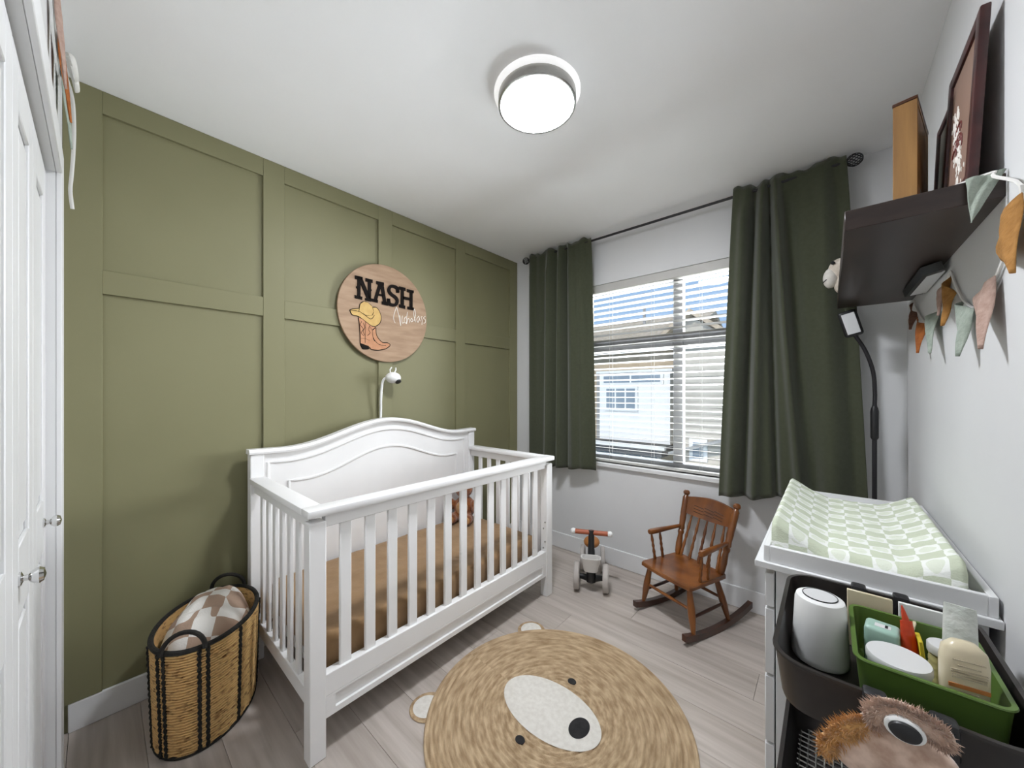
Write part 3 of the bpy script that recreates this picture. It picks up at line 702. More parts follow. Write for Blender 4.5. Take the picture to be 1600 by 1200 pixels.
mk('front_axle', tube(BM(), [tp(-.085, 0, .085), tp(-.03, 0, .078), tp(0, -.006, .072), tp(.03, 0, .078), tp(.085, 0, .085)], [.014, .02, .028, .02, .014], 12), M_blackp, tk)
mk('rear_axle', tube(BM(), [tp(-.07, .27, .085), tp(.07, .27, .085)], .013, 10), M_blackp, tk)
mk('steering_column', tube(BM(), [tp(0, -.012, .06), tp(0, -.006, .12), tp(0, .005, .20), tp(0, .02, .30), tp(0, .03, .372)], [.030, .030, .022, .0195, .018], 16), M_blackp, tk)
mk('frame_beam', tube(BM(), smooth([tp(0, .012, .19), tp(0, .10, .20), tp(-.005, .20, .17), tp(-.008, .27, .09)], 5), .021, 12), M_blackp, tk)
hb = mk('handlebar', tube(BM(), [tp(-.105, .03, .357), tp(.105, .03, .357)], .0155, 14), M_grip, tk)
for sx in (-1, 1): mk('grip_end', ball(BM(), tp(sx * .115, .03, .357), .0195), M_plast, hb)
st = mk('saddle', ball(BM(), tp(-.003, .16, .245), .055, (.98, 1.35, .60), M=TM.to_3x3().to_4x4()), M_seat, tk)
mk('saddle_post', tube(BM(), [tp(-.003, .16, .19), tp(-.003, .16, .25)], .015, 10), M_blackp, tk)
bm = BM(); rings = []
def bk(s, z, inset): return [tp(.056 * s * math.copysign(abs(math.cos(a)) ** .6, math.cos(a)) , -.05 + .032 * s * math.copysign(abs(math.sin(a)) ** .6, math.sin(a)), z) for a in [2 * PI * j / 32 for j in range(32)]]
rings = [bk(.70, .145, 0), bk(.78, .152, 0), bk(1.05, .222, 0), bk(1.12, .226, 0), bk(1.12, .233, 0), bk(.98, .233, 0), bk(.70, .156, 0)]
ring_skin(bm, rings); mk('basket', bm, M_bkt, tk)

# ---------------------------------------------------------------- dresser, changing tray, pad
DY0, DY1 = -1.235, -.42
dr = thing('dresser', 'white chest of drawers against the right wall', 'dresser', (2.2, -.83, 0))
bx('side_panel', (2.022, DY0, 0), (RX - .016, DY0 + .018, .772), M_trim, dr, .001)
bx('side_panel', (2.022, DY1 - .018, 0), (RX - .016, DY1, .772), M_trim, dr, .001)
bx('back_panel', (RX - .028, DY0 + .018, .02), (RX - .016, DY1 - .018, .76), M_trim, dr)
bx('plinth', (2.03, DY0 + .018, 0), (2.045, DY1 - .018, .06), M_trim, dr)
for a, b in ((.655, .750), (.462, .648), (.268, .455), (.072, .261)):
    d = bx('drawer', (1.996, DY0 + .004, a), (2.018, DY1 - .004, b), M_trim, dr, .002)
    mk('knob', lathe(BM(), [(.001, 0), (.007, 0), (.006, .008), (.012, .014), (.012, .02), (.001, .022)], 14, Matrix.Translation((1.996, (DY0 + DY1) / 2, (a + b) / 2)) @ Matrix.Rotation(-PI / 2, 4, 'Y')), M_trim, d)
bx('top_board', (1.975, -1.26, .772), (RX - .001, DY1 + .02, .790), M_trim, dr, .0015)
ct = thing('changing_tray', 'low white changing tray frame on top of the dresser', 'changing tray', (2.2, -.83, .79))
bx('tray_side', (1.995, -1.25, .790), (2.009, DY1, .835), M_trim, ct, .0015)
bx('tray_side', (RX - .02, -1.25, .790), (RX - .006, DY1, .835), M_trim, ct, .0015)
bx('tray_end', (2.009, -1.25, .790), (RX - .02, -1.236, .8345), M_trim, ct, .0015)
bx('tray_end', (2.009, DY1 - .014, .790), (RX - .02, DY1, .8345), M_trim, ct, .0015)
bx('tray_bottom', (2.009, -1.236, .790), (RX - .02, DY1 - .014, .796), M_trim, ct)
PX0, PX1, PY0, PY1 = 2.0115, 2.366, -1.232, -.56
def padz(a, b):
    s = abs(a)
    z = .052 + .068 * max(0, (s - .30) / .70) ** 1.25 
    if a > 0: z = .052 + .052 * max(0, (s - .45) / .55) ** 1.2
    return z
bm = BM()
NU, NV = 70, 150
def padtop(u, v):
    a = u * 2 - 1; y = PY0 + (PY1 - PY0) * v
    x = PX0 + (PX1 - PX0) * u
    z = .796 + padz(a, v)
    e = min(1, (1 - abs(a)) / .07); z -= .018 * (1 - e) ** 2
    ev = min(1, min(v, 1 - v) / .04); z -= .022 * (1 - ev) ** 2
    z += .002 * noise.noise(Vector((x * 60, y * 25, 0))) + .0032 * noise.noise(Vector((x * 22, y * 75, 5)))
    return Vector((x - (.010 if a < -.9 and z > .85 else 0) * 0, y, z))
grid(bm, padtop, NU, NV, lambda u, v: (u * .40, v * .70))
uvl = bm.loops.layers.uv.verify()
bed = [e for e in bm.edges if e.is_boundary]
r = bmesh.ops.extrude_edge_only(bm, edges=bed)
for v in [g for g in r['geom'] if isinstance(g, bmesh.types.BMVert)]: v.co.z = .797
for f in [g for g in r['geom'] if isinstance(g, bmesh.types.BMFace)]:
    for lp in f.loops:
        c = lp.vert.co
        lp[uvl].uv = ((c.x - PX0) / (PX1 - PX0) * .40 + (c.z - .9) * (abs(f.normal.x) > .5), (c.y - PY0) / (PY1 - PY0) * .70 + (c.z - .85) * 1.0)
pd = mk('changing_pad', bm, M_pad, ang=70); tag(pd, 'contoured changing pad with green and white checked cover', 'changing pad')

# ---------------------------------------------------------------- utility cart and its contents
TX0, TX1, TY0, TY1, TZ = 2.058, 2.362, -1.705, -1.30, .80
cart = thing('utility_cart', 'dark rolling utility cart with rounded trays in front of the dresser', 'cart', ((TX0 + TX1) / 2, (TY0 + TY1) / 2, 0))
def rrect(x0, x1, y0, y1, r, z, n=6):
    pts = []
    for cx, cy, a0 in ((x1 - r, y1 - r, 0), (x0 + r, y1 - r, PI / 2), (x0 + r, y0 + r, PI), (x1 - r, y0 + r, 1.5 * PI)):
        for k in range(n + 1): pts.append(Vector((cx + r * math.cos(a0 + PI / 2 * k / n), cy + r * math.sin(a0 + PI / 2 * k / n), z)))
    return pts
def tray(x0, x1, y0, y1, r, z0, z1, th=.004, lip=.006, taper=.01):
    bm = BM(); f = lambda d, z: rrect(x0 + d, x1 - d, y0 + d, y1 - d, max(r - d, .005), z)
    ring_skin(bm, [f(taper + .012, z0), f(taper + .003, z0 + .003), f(taper, z0 + .012), f(0, z1 - lip), f(-.003, z1 - lip), f(-.004, z1 - lip / 2), f(-.003, z1), f(th, z1), f(th + taper * .3, z1 - .02), f(th + taper, z0 + .014), f(th + taper + .012, z0 + .005)])
    return bm
mk('top_tray', tray(TX0, TX1, TY0, TY1, .055, TZ - .092, TZ), M_cart, cart, ang=50)
for zt, n in ((.50, 0), (.20, 1)):
    mk('lower_tray', tray(TX0, TX1, TY0, TY1, .055, zt - .085, zt), M_cart, cart, ang=50)
bm = BM()
for k in range(18): tube(bm, [(TX0 + .025 + .0149 * k, TY0 + .02, .4225), (TX0 + .025 + .0149 * k, TY1 - .02, .4225)], .0018, 4)
for k in range(24): tube(bm, [(TX0 + .02, TY0 + .025 + .0154 * k, .4225), (TX1 - .02, TY0 + .025 + .0154 * k, .4225)], .0018, 4)
mk('wire_mesh', bm, M_nickel, cart, stuff=True)
for x in (TX0 + .13, TX0 + .20):
    for y in (TY1 + .008,):
        mk('post', tube(BM(), [(x, y, .07), (x, y, TZ + .004)], .009, 10), M_blackp, cart)
        mk('post_clip', box(BM(), (x - .013, y - .02, TZ - .05), (x + .013, y + .011, TZ + .007), .005, 2), M_blackp, cart)
for x in (TX0 + .13, TX0 + .20):
    mk('post', tube(BM(), [(x, TY0 - .008, .07), (x, TY0 - .008, TZ - .005)], .009, 10), M_blackp, cart)
    mk('post_clip', box(BM(), (x - .014, TY0 - .011, TZ - .05), (x + .014, TY0 + .014, TZ + .004), .005, 2), M_blackp, cart)
for x in (TX0 + .13, TX0 + .20):
    for y in (TY0 - .008, TY1 + .008):
        c = lathe(BM(), [(.001, -.011), (.022, -.011), (.025, -.007), (.025, .007), (.022, .011), (.001, .011)], 20, Matrix.Translation((x, y, .025)) @ Matrix.Rotation(PI / 2, 4, 'Y'))
        o = mk('caster', c, M_blackp, cart); mk('fork', box(BM(), (x - .014, y - .012, .03), (x + .014, y + .012, .072), .003), M_blackp, o)

FZ = TZ - .087   # inside floor of the top tray
# white noise machine
nm = thing('sound_machine', 'white tapered sound machine with grille ring in the cart tray', 'sound machine', (2.114, -1.50, FZ))
T = Matrix.Translation((2.1205, -1.505, FZ + .001))
mk('body', lathe(BM(), [(.001, 0), (.0445, 0), (.047, .004), (.047, .012), (.0415, .118), (.039, .126), (.034, .129), (.001, .129)], 48, T), M_plast, nm)
mk('grille', lathe(BM(), [(.001, .129), (.0275, .129), (.0275, .1305), (.001, .1315)], 40, T), M_lid, nm)
mk('ring', lathe(BM(), [(.0275, .1285), (.0287, .1285), (.0287, .1312), (.0275, .1312)], 40, T, cap0=False, cap1=False), M_blackp, nm)
# olive bin
bn = mk('storage_bin', tray(2.170, 2.338, -1.636, -1.425, .018, FZ + .001, .812, th=.003, lip=.004, taper=.008), M_bin, ang=50); tag(bn, 'olive green plastic bin standing in the cart tray', 'bin')
BZ = FZ + .007
# mint gadget
g = thing('mint_gadget', 'mint green plastic gadget with round button inside the olive bin', 'gadget', (2.205, -1.48, BZ))
Mg = Matrix.Translation((2.206, -1.50, BZ)) @ Matrix.Rotation(math.radians(-8), 4, 'Z')
mk('shell', box(BM(), (-.018, -.022, 0), (.030, .022, .098), .007, 3, M=Mg), M_mint, g)
mk('top_slot', box(BM(), (-.004, -.010, .0975), (.018, .004, .0985), 0, 1, M=Mg), M_lid, g)
mk('dark_slot', box(BM(), (.010, -.008, .098), (.014, .003, .0990), 0, 1, M=Mg), M_blackp, g)
mk('button', lathe(BM(), [(.001, 0), (.007, 0), (.006, .002), (.001, .002)], 20, Mg @ Matrix.Translation((.006, -.022, .066)) @ Matrix.Rotation(PI / 2, 4, 'X')), M_nickel, g)
mk('port', box(BM(), (.004, -.0228, .030), (.009, -.0215, .044), 0, 1, M=Mg), M_blackp, g)
# orange tube
ot = thing('orange_tube', 'bright orange squeeze tube leaning in the olive bin', 'tube', (2.243, -1.50, BZ))
def sq(bm, p0, p1, prof, n=16):
    p0 = Vector(p0); p1 = Vector(p1); Mx = Matrix.Translation(p0) @ frame_to(p1 - p0); L = (p1 - p0).length
    return ring_skin(bm, [[Mx @ Vector((a * math.cos(2 * PI * j / n), b * math.sin(2 * PI * j / n), t * L)) for j in range(n)] for a, b, t in prof])
mk('tube_body', sq(BM(), (2.2535, -1.512, BZ + .002), (2.244, -1.495, BZ + .118), [(.011, .009, 0), (.013, .010, .3), (.012, .008, .7), (.010, .003, .95), (.010, .0015, 1)]), M_orange, ot)
mk('tear_strip', sq(BM(), (2.244, -1.495, BZ + .116), (2.239, -1.488, BZ + .142), [(.007, .0015, 0), (.004, .0012, .6), (.001, .0008, 1)]), M_orange, ot)
yc = mk('yellow_packet', box(BM(), (-.003, -.018, 0), (.003, .018, .096), .001, 1, M=Matrix.Translation((2.2695, -1.50, BZ + .001)) @ Matrix.Rotation(math.radians(-6), 4, 'Y')), M_yellow); tag(yc, 'thin yellow packet beside the orange tube', 'packet')
# cream jar
j = thing('cream_jar', 'round cream jar with ridged side and pale lid in the bin', 'jar', (2.292, -1.470, BZ))
T = Matrix.Translation((2.2975, -1.466, BZ))
pf = [(.001, 0), (.0225, 0)]
for k in range(5): pf += [(.0225, .012 * k + .004), (.0215, .012 * k + .008), (.0225, .012 * k + .012)]
mk('jar_body', lathe(BM(), pf + [(.001, .064)], 32, T), M_jar, j)
mk('jar_lid', lathe(BM(), [(.001, .064), (.024, .064), (.0245, .067), (.0245, .078), (.023, .080), (.001, .080)], 32, T), M_lid, j)
# wide white tub
w = thing('white_tub', 'wide white tub with large grey lid at the bin front', 'tub', (2.232, -1.585, BZ))
T = Matrix.Translation((2.2255, -1.577, BZ))
mk('tub_body', lathe(BM(), [(.001, 0), (.036, 0), (.0385, .072), (.001, .072)], 40, T), M_plast, w)
mk('tub_lid', lathe(BM(), [(.001, .072), (.0400, .072), (.041, .075), (.041, .084), (.0395, .087), (.001, .0875)], 48, T), M_lid, w)
# white sachet
p = mk('white_sachet', sq(BM(), (2.303, -1.53, BZ), (2.305, -1.515, BZ + .178), [(.014, .018, 0), (.019, .017, .15), (.020, .014, .6), (.019, .005, .9), (.018, .0015, 1)], 20), pm('white_foil', 'dadcd6', 'c4c9c2', 30, .4, bump=.8, bscale=60)); tag(p, 'tall crimped white refill sachet standing behind the lotion bottle', 'sachet')
# lotion bottle standing on its cap
lb = thing('lotion_bottle', 'upturned translucent beige lotion bottle with an orange band', 'bottle', (2.297, -1.583, BZ))
Mb = Matrix.Translation((2.2955, -1.592, BZ)) @ Matrix.Rotation(math.radians(8), 4, 'Z')
def eb(a, b, z, n=32): return [Mb @ Vector((a * math.copysign(abs(math.cos(t)) ** .75, math.cos(t)), b * math.copysign(abs(math.sin(t)) ** .75, math.sin(t)), z)) for t in [2 * PI * k / n for k in range(n)]]
mk('bottle_body', ring_skin(BM(), [eb(.020, .014, .022), eb(.025, .017, .034), eb(.0262, .0175, .09), eb(.0265, .0175, .12), eb(.024, .015, .14), eb(.014, .009, .151), eb(.003, .002, .153)]), M_cream, lb, ang=60)
mk('cap', ring_skin(BM(), [eb(.019, .0135, 0), eb(.0195, .014, .003), eb(.0195, .014, .022)]), M_lid, lb)
def dec(name, x0, x1, z0, z1, m): return mk(name, box(BM(), (x0, -.0186, z0), (x1, -.0172, z1), 0, 1, M=Mb), m, lb)
dec('orange_band', -.0215, .0215, .086, .092, M_band)
for z, wv in ((.128, .017), (.120, .012), (.113, .019), (.109, .019), (.105, .018), (.101, .018), (.080, .010), (.073, .018), (.069, .019), (.065, .019), (.061, .018), (.057, .018), (.053, .017)):
    dec('print_line', -wv, wv, z, z + .0018, M_print)
# papers behind the bin
for k, (x0, x1, y, h, m, lab) in enumerate([(2.165, 2.235, -1.408, .118, M_cream, 'cream booklet tucked behind the olive bin'), (2.245, 2.315, -1.392, .112, M_plast, 'white booklet tucked behind the olive bin')]):
    o = mk('booklet', box(BM(), (x0, -.004, 0), (x1, .004, h), .001, 1, M=Matrix.Translation((0, y, FZ + .001)) @ Matrix.Rotation(math.radians(-6), 4, 'X') @ Matrix.Rotation(math.radians(7), 4, 'Y') @ Matrix.Translation((0, 0, .012)) if False else Matrix.Translation((0, y, FZ + .001)) @ Matrix.Rotation(math.radians(-5), 4, 'X')), m); tag(o, lab, 'booklet')
sp_ = thing('white_spatula', 'pale rounded spatula lying against the bin back wall', 'spatula', (2.28, -1.445, BZ))
mk('blade', sq(BM(), (2.238, -1.4445, BZ + .03), (2.262, -1.4415, BZ + .098), [(.006, .002, 0), (.010, .003, .2), (.011, .003, .8), (.006, .002, .97), (.001, .001, 1)]), M_cream, sp_)
mk('grip', tube(BM(), [(2.228, -1.445, BZ + .001), (2.238, -1.4445, BZ + .034)], .004, 8), M_cream, sp_)
# hand mirror hanging at the right end
hm = thing('hand_mirror', 'dark oval hand mirror with white edge at the cart right end', 'mirror', (2.372, -1.62, .70))
Mh = Matrix.Translation((2.3745, -1.625, .775)) @ Matrix.Rotation(PI / 2, 4, 'Y')
mk('mirror_disc', lathe(BM(), [(.001, -.003), (.034, -.003), (.034, .003), (.001, .003)], 32, Mh @ Matrix.Diagonal((1.25, .8, 1, 1))), M_blackp, hm)
mk('white_edge', tube(BM(), [Mh @ Vector((.0425 * math.cos(t), .0275 * math.sin(t), 0)) for t in [2 * PI * k / 32 for k in range(32)]], .0035, 6, closed=True), M_plast, hm)
mk('mirror_handle', tube(BM(), [(2.3745, -1.625, .735), (2.3745, -1.625, .655)], .006, 8), M_plast, hm)

# plush head on a stick leaning on the cart
hh = thing('plush_stick_toy', 'shaggy plush animal head with ringed dark eye leaning on the cart', 'plush toy', (2.18, -1.86, 0))
PY = -1.772
def pp(x, y, d=0): return hit(x, y, 1, PY + d)
HP = pp(1398, 1168)
mk('stick', tube(BM(), [(2.18, -1.86, .0), (HP.x, HP.y, HP.z - .01)], .009, 10), M_pine, hh)
hd = plush('head', [(HP, .040, (1.15, .7, 1.0)), (pp(1430, 1185), .036, (1.2, .7, .9)), (pp(1350, 1178), .034, (1.2, .7, .9))], M_fur, .005, hh)
def fur(name, m, path, rad, n, L, parent):
    bm = BM(); path = smooth(path, 8); cores = BM()
    for c in path[::2]: ball(cores, c, rad, u=10, v=8)
    for k in range(n):
        c = random.choice(path) + Vector((random.uniform(-.003, .003), 0, random.uniform(-.002, .002))); a = random.uniform(0, 2 * PI)
        d = Vector((math.cos(a) * .5, -abs(math.cos(a * 1.7)) * .8, math.sin(a))).normalized(); p = c + d * rad * .9
        nrm = (d + Vector((random.uniform(-.5, .5), random.uniform(-.3, .3), random.uniform(-.3, .5)))).normalized()
        s = nrm.cross(Vector((.3, .5, .8))).normalized() * .0010; t = nrm.cross(s).normalized() * .0010
        tip = bm.verts.new(p + nrm * L * random.uniform(.6, 1.2)); b = [bm.verts.new(p + s), bm.verts.new(p - s * .5 + t), bm.verts.new(p - s * .5 - t)]
        for i in range(3): bm.faces.new((b[i], b[(i + 1) % 3], tip))
    core = mk(name, cores, m, parent)
    mk(name + '_fur', bm, m, hd, stuff=True)
fur('brow', M_fur, [pp(1366, 1118, -.012), pp(1380, 1108, -.012), pp(1405, 1112, -.012), pp(1440, 1128, -.012), pp(1470, 1150, -.012)], .013, 2600, .009, hd)
fur('mane', M_furo, [pp(1290, 1165, -.006), pp(1318, 1140, -.006), pp(1345, 1132, -.006), pp(1364, 1136, -.006)], .012, 1700, .010, hd)
Me = Matrix.Translation(pp(1413, 1139, -.026)) @ Matrix.Rotation(PI / 2, 4, 'X')
mk('eye_ring', lathe(BM(), [(.001, -.02), (.0175, -.02), (.0175, .004), (.0150, .006), (.001, .006)], 28, Me @ Matrix.Diagonal((1.1, .85, 1, 1))), M_plast, hd)
mk('eye', lathe(BM(), [(.001, .005), (.0145, .005), (.013, .009), (.008, .0115), (.001, .012)], 28, Me @ Matrix.Diagonal((1.1, .85, 1, 1))), M_blackp, hd)

# ---------------------------------------------------------------- shelf on the right wall and what is on it
SHX, SHY0, SHY1, SHZ0, SHZ1 = 2.164, -1.262, -.14, 1.673, 1.722
sh = mk('wall_shelf', box(BM(), (SHX, SHY0, SHZ0), (RX, SHY1, SHZ1), .0015), M_shelf); tag(sh, 'dark espresso floating shelf on the right wall', 'shelf')
# picture frames leaning on the wall
def pframe(name, label, y0, y1, z1, w, art, xw, lean=.018, extra=None, dp=.016):
    z0 = SHZ1
    f = thing(name, label, 'picture frame', (xw, (y0 + y1) / 2, z0))
    Mx = Matrix.Translation((xw, 0, z0)) @ Matrix.Rotation(math.atan2(lean, z1 - z0), 4, 'Y')
    hgt = z1 - z0
    for lo, hi in (((-dp, y0, 0), (0, y0 + w, hgt)), ((-dp, y1 - w, 0), (0, y1, hgt)), ((-dp + .0005, y0 + w, 0), (0, y1 - w, w)), ((-dp + .0005, y0 + w, hgt - w), (0, y1 - w, hgt))):
        mk('frame_bar', box(BM(), lo, hi, .003, 2, M=Mx), M_mahog, f)
    a = mk('print', box(BM(), (-.010, y0 + w, w), (-.004, y1 - w, hgt - w), 0, 1, M=Mx), art, f)
    if extra: extra(f, a, Mx)
    return f
def sprig(f, a, Mx):
    random.seed(3); bm = BM()
    cy, cz = -1.10, .155
    for k in range(120):
        t = random.random(); y = cy + .10 * (t - .5) * .9 + random.gauss(0, .016); z = cz + .20 * (t - .5) + random.gauss(0, .016)
        ball(bm, Mx @ Vector((-.0105, y, z)), random.uniform(.003, .006), (.25, .8, 1.5), 6, 4)
    mk('white_sprig', bm, M_whitei, a, stuff=True)
    bm = BM()
    for k in range(9):
        yy = cy + random.uniform(-.035, .03); zz = cz + random.uniform(-.02, .045)
        tube(bm, [Mx @ Vector((-.0108, yy + .018 * math.cos(t), zz + .014 * math.sin(t))) for t in [2 * PI * q / 10 for q in range(7)]], .0018, 5)
    mk('rust_flower', bm, pm('rust_print', '6b2a22', None, rough=.6), a)
pframe('picture_frame', 'large mahogany picture frame with white sprig on brown print', -1.255, -.985, 2.095, .028, M_art, 2.376, extra=sprig)
pframe('picture_frame', 'smaller mahogany picture frame with grey print beside the wooden box', -.955, -.775, 2.075, .022, M_artw, 2.3895, .014)
# wooden box sign seen edge-on
wb = thing('wooden_box_sign', 'narrow pine box sign standing edge-on at the shelf middle', 'box sign', (2.32, -.95, SHZ1))
Mw = Matrix.Translation((2.268, -1.043, SHZ1)) @ Matrix.Rotation(math.radians(-12.3), 4, 'Z')
for lo, hi in (((0, 0, 0), (.046, .012, .335)), ((0, .223, 0), (.046, .235, .335)), ((0, .012, 0), (.046, .223, .012)), ((0, .012, .323), (.046, .223, .335))):
    mk('box_side', box(BM(), lo, hi, .001, 1, M=Mw), M_pine, wb)
mk('top_trim', box(BM(), (-.001, -.002, .335), (.047, .237, .343), .001, 1, M=Mw), M_woodd, wb)
mk('box_front', box(BM(), (.002, .012, .012), (.010, .223, .323), 0, 1, M=Mw), M_pine, wb)
mk('box_back', box(BM(), (.036, .012, .012), (.0445, .223, .323), 0, 1, M=Mw), M_pine, wb)
mk('painted_scene', box(BM(), (.0442, .012, .03), (.0456, .223, .11), 0, 1, M=Mw), pm('painted', 'c08a4a', '8fa0a8', 14, .5, contrast=(.45, .55)), wb)
# soft toy hanging at the far end of the shelf
st = thing('plush_face_toy', 'small beige plush toy with white snout at the shelf far end', 'plush toy', (2.155, -.20, 1.80))
e = hit(1302, 420, 1, -.17)
tc = Vector((2.172, -.165, 0)); 
plush('head', [(Vector((2.176, -.20, SHZ1 + .125)), .052, (.9, .9, 1)), (Vector((2.20, -.20, SHZ1 + .05)), .05, (1, 1, 1))], pm('cream_plush', 'd9cfc2', 'cbbfb0', 60, .95, bump=.8, bscale=200), .006, st)
mk('snout', ball(BM(), (2.140, -.205, SHZ1 + .088), .040, (.7, .9, 1.2)), M_felt, st)
mk('smile', tube(BM(), [(2.126, -.236, SHZ1 + .078), (2.117, -.225, SHZ1 + .072), (2.1125, -.212, SHZ1 + .068)], .002, 5), M_blackfelt, st)
mk('eye', ball(BM(), (2.148, -.240, SHZ1 + .150), .008), M_blackfelt, st)

# LED lamps
def led_head(bmh, name, M4, L, w, th, parent):
    b = mk('lamp_head', box(BM(), (-w / 2, 0, -th / 2), (w / 2, L, th / 2), .012, 3, M=M4), M_blackp, parent)
    mk('led_panel', box(BM(), (-w / 2 + .010, .014, th / 2 - .001), (w / 2 - .010, L - .012, th / 2 + .0012), .001, 1, M=M4), M_led, b)
LX, LY = 2.292, -.15
fl = thing('floor_lamp', 'black gooseneck floor lamp standing behind the dresser', 'floor lamp', (LX, LY, 0))
mk('base', lathe(BM(), [(.001, 0), (.105, 0), (.105, .012), (.09, .02), (.012, .024), (.012, .03), (.001, .03)], 40, Matrix.Translation((LX, LY, 0))), M_blackp, fl)
mk('pole', tube(BM(), [(LX, LY, .02), (LX, LY, 1.21)], .0085, 12), M_black, fl)
mk('control_grip', lathe(BM(), [(.0085, 1.05), (.014, 1.06), (.0145, 1.18), (.012, 1.195), (.0085, 1.205)], 16, Matrix.Translation((LX, LY, 0))), M_blackp, fl)
p1 = hit(1336, 524, 1, LY - .06); p2 = hit(1352, 548, 1, LY - .04); p3 = hit(1364, 580, 1, LY - .015); p4 = hit(1367, 612, 1, LY)
mk('gooseneck', tube(BM(), smooth([(LX, LY, 1.20), p4, p3, p2, p1], 6), .0078, 10), M_black, fl)
pa = hit(1336, 525, 1, LY - .06); pb = hit(1322, 486, 1, LY - .09)
d = (pb - pa); L = d.length; yv = d.normalized(); tocam = (CAM - pa); zv = (tocam - yv * tocam.dot(yv)).normalized(); xv = yv.cross(zv)
zv2 = (zv + xv * .1).normalized(); xv = yv.cross(zv2); M4 = Matrix((xv, yv, zv2)).transposed().to_4x4(); M4.translation = pa
led_head(None, '', M4, L, .066, .022, fl)
# clip light under the shelf
clp = thing('clip_lamp', 'black clip-on lamp with white panel under the shelf', 'lamp', (2.33, -.75, SHZ0))
q = [hit(x, y, 2, 1.640) for x, y in ((1422, 462), (1448, 432), (1477, 423), (1447, 457))]
nrm = Vector((0, 0, -1))
bm = BM(); prism(bm, [p + Vector((0, 0, .0012)) for p in q], (0, 0, -.0022)); mk('led_panel', bm, M_led, clp)
c0 = sum(q, Vector()) / 4
bm = BM(); prism(bm, [c0 + (p - c0) * 1.15 + Vector((-.008, 0, .0)) for p in q], (-.006, 0, .026)); hdl = mk('lamp_head', bm, M_blackp, clp)
mk('clip', box(BM(), (c0.x - .022, c0.y - .03, 1.664), (c0.x + .022, c0.y + .05, SHZ0), .003), M_blackp, clp)

# ---------------------------------------------------------------- bunting garlands
def flag(parent, top_l, top_r, tip, m, bulge=.012, out=Vector((-1, 0, 0)), ph=0):
    top_l, top_r, tip = Vector(top_l), Vector(top_r), Vector(tip)
    def f(u, v):
        a = top_l.lerp(tip, v); b = top_r.lerp(tip, v); p = a.lerp(b, u)
        w = (1 - v) if v < .97 else .03
        return p + out * (bulge * math.sin(u * PI) * (1 - v * .6) + .005 * math.sin(u * 9 + v * 5 + ph) * (1 - v) + .006 * v)
    o = mk('flag', grid(BM(), f, 10, 14), m, parent, ang=180)
    so = o.modifiers.new('thickness', 'SOLIDIFY'); so.thickness = .0016
    return o
bt = thing('bunting_garland', 'gauze flag bunting draped over the dark shelf and wall', 'bunting', (2.40, -.9, 1.6))
WXp = RX - .006
def wp(x, y, off=0): 
    p = hit(x, y, 0, WXp - off); return p
cordpts = [wp(1428, 469), wp(1434, 487), wp(1443, 501), wp(1450, 503), wp(1458, 496), wp(1468, 478), wp(1478, 448), wp(1485, 424), wp(1491, 440), wp(1503, 466), wp(1514, 477), wp(1524, 480), wp(1538, 466), wp(1552, 443), wp(1563, 417), wp(1571, 395), wp(1583, 345), wp(1596, 290)]
top_end = Vector((RX - .02, SHY0 - .012, SHZ1 + .002))
cordpts += [Vector((RX - .02, SHY0 - .02, SHZ1 - .01)), top_end, Vector((2.33, SHY0 + .03, SHZ1 + .004)), Vector((2.27, SHY0 + .08, SHZ1 + .004)), Vector((2.235, SHY0 + .25, SHZ1 + .004))]
mk('cord', tube(BM(), smooth(cordpts, 4), .0032, 6), M_rib, bt)
F = [((1428, 472), (1434, 488), (1428, 514), M_brn), ((1437, 494), (1449, 506), (1440, 551), M_rust), ((1452, 503), (1466, 486), (1460, 551), M_sage), ((1470, 472), (1482, 436), (1473, 492), M_blush), ((1484, 430), (1497, 458), (1481, 508), M_must), ((1502, 470), (1528, 482), (1506, 556), M_sage), ((1531, 476), (1560, 430), (1544, 544), M_blush), ((1568, 402), (1596, 300), (1597, 424), M_must)]
for k, (a, b, c, m) in enumerate(F):
    flag(bt, wp(*a), wp(*b), wp(*c, .02), m, .016 if k not in (3,) else .01, ph=k)
# flag hanging over the near shelf edge
flag(bt, (2.355, SHY0 - .006, SHZ1 + .003), (2.408, SHY0 - .010, SHZ1 + .003), hit(1516, 350, 1, SHY0 - .012), M_sage, .004, Vector((0, -1, 0)))
# garland on the closet wall
gl = thing('bunting_garland', 'white ribbon garland with rust flag above the closet doors', 'bunting', (.4, FY + .01, 2.3))
GY = FY + .010
mk('cord', tube(BM(), smooth([(.12, GY, 2.385), (.25, GY, 2.30), (.45, GY, 2.28), (.62, GY, 2.34), (.8, GY, 2.28), (1.0, GY, 2.26), (1.2, GY, 2.33)], 5), .004, 6), M_rib, gl)
for a, b, tip, m in (((.38, GY, 2.285), (.50, GY, 2.285), (.44, GY + .016, 2.07), M_rust), ((.22, GY, 2.305), (.34, GY, 2.29), (.28, GY + .012, 2.06), M_sage), ((.53, GY, 2.30), (.62, GY, 2.335), (.58, GY + .012, 2.09), M_blush)):
    flag(gl, a, b, tip, m, .008, Vector((0, 1, 0)))
for dx, dz, L in ((.0, 0, .075), (.02, -.02, .06)):
    pts = [Vector((.16 + dx * 4, GY + .008, 2.40)) + Vector((.05 * math.sin(t), .022 * math.sin(t / 2), L * (math.cos(t) - 1) * .5 + dz)) for t in [2 * PI * k / 16 for k in range(17)]]
    mk('bow_loop', tube(BM(), pts, .007, 6, flat=.35), M_rib, gl)
mk('ribbon_tail', tube(BM(), smooth([(.14, GY, 2.38), (.10, GY + .016, 2.32), (.09, GY + .020, 2.22), (.09, GY + .018, 2.12), (.09, GY + .014, 2.04), (.09, GY + .0115, 1.99), (.08, GY + .016, 1.93)], 5), .0055, 6, flat=.4), M_rib, gl)

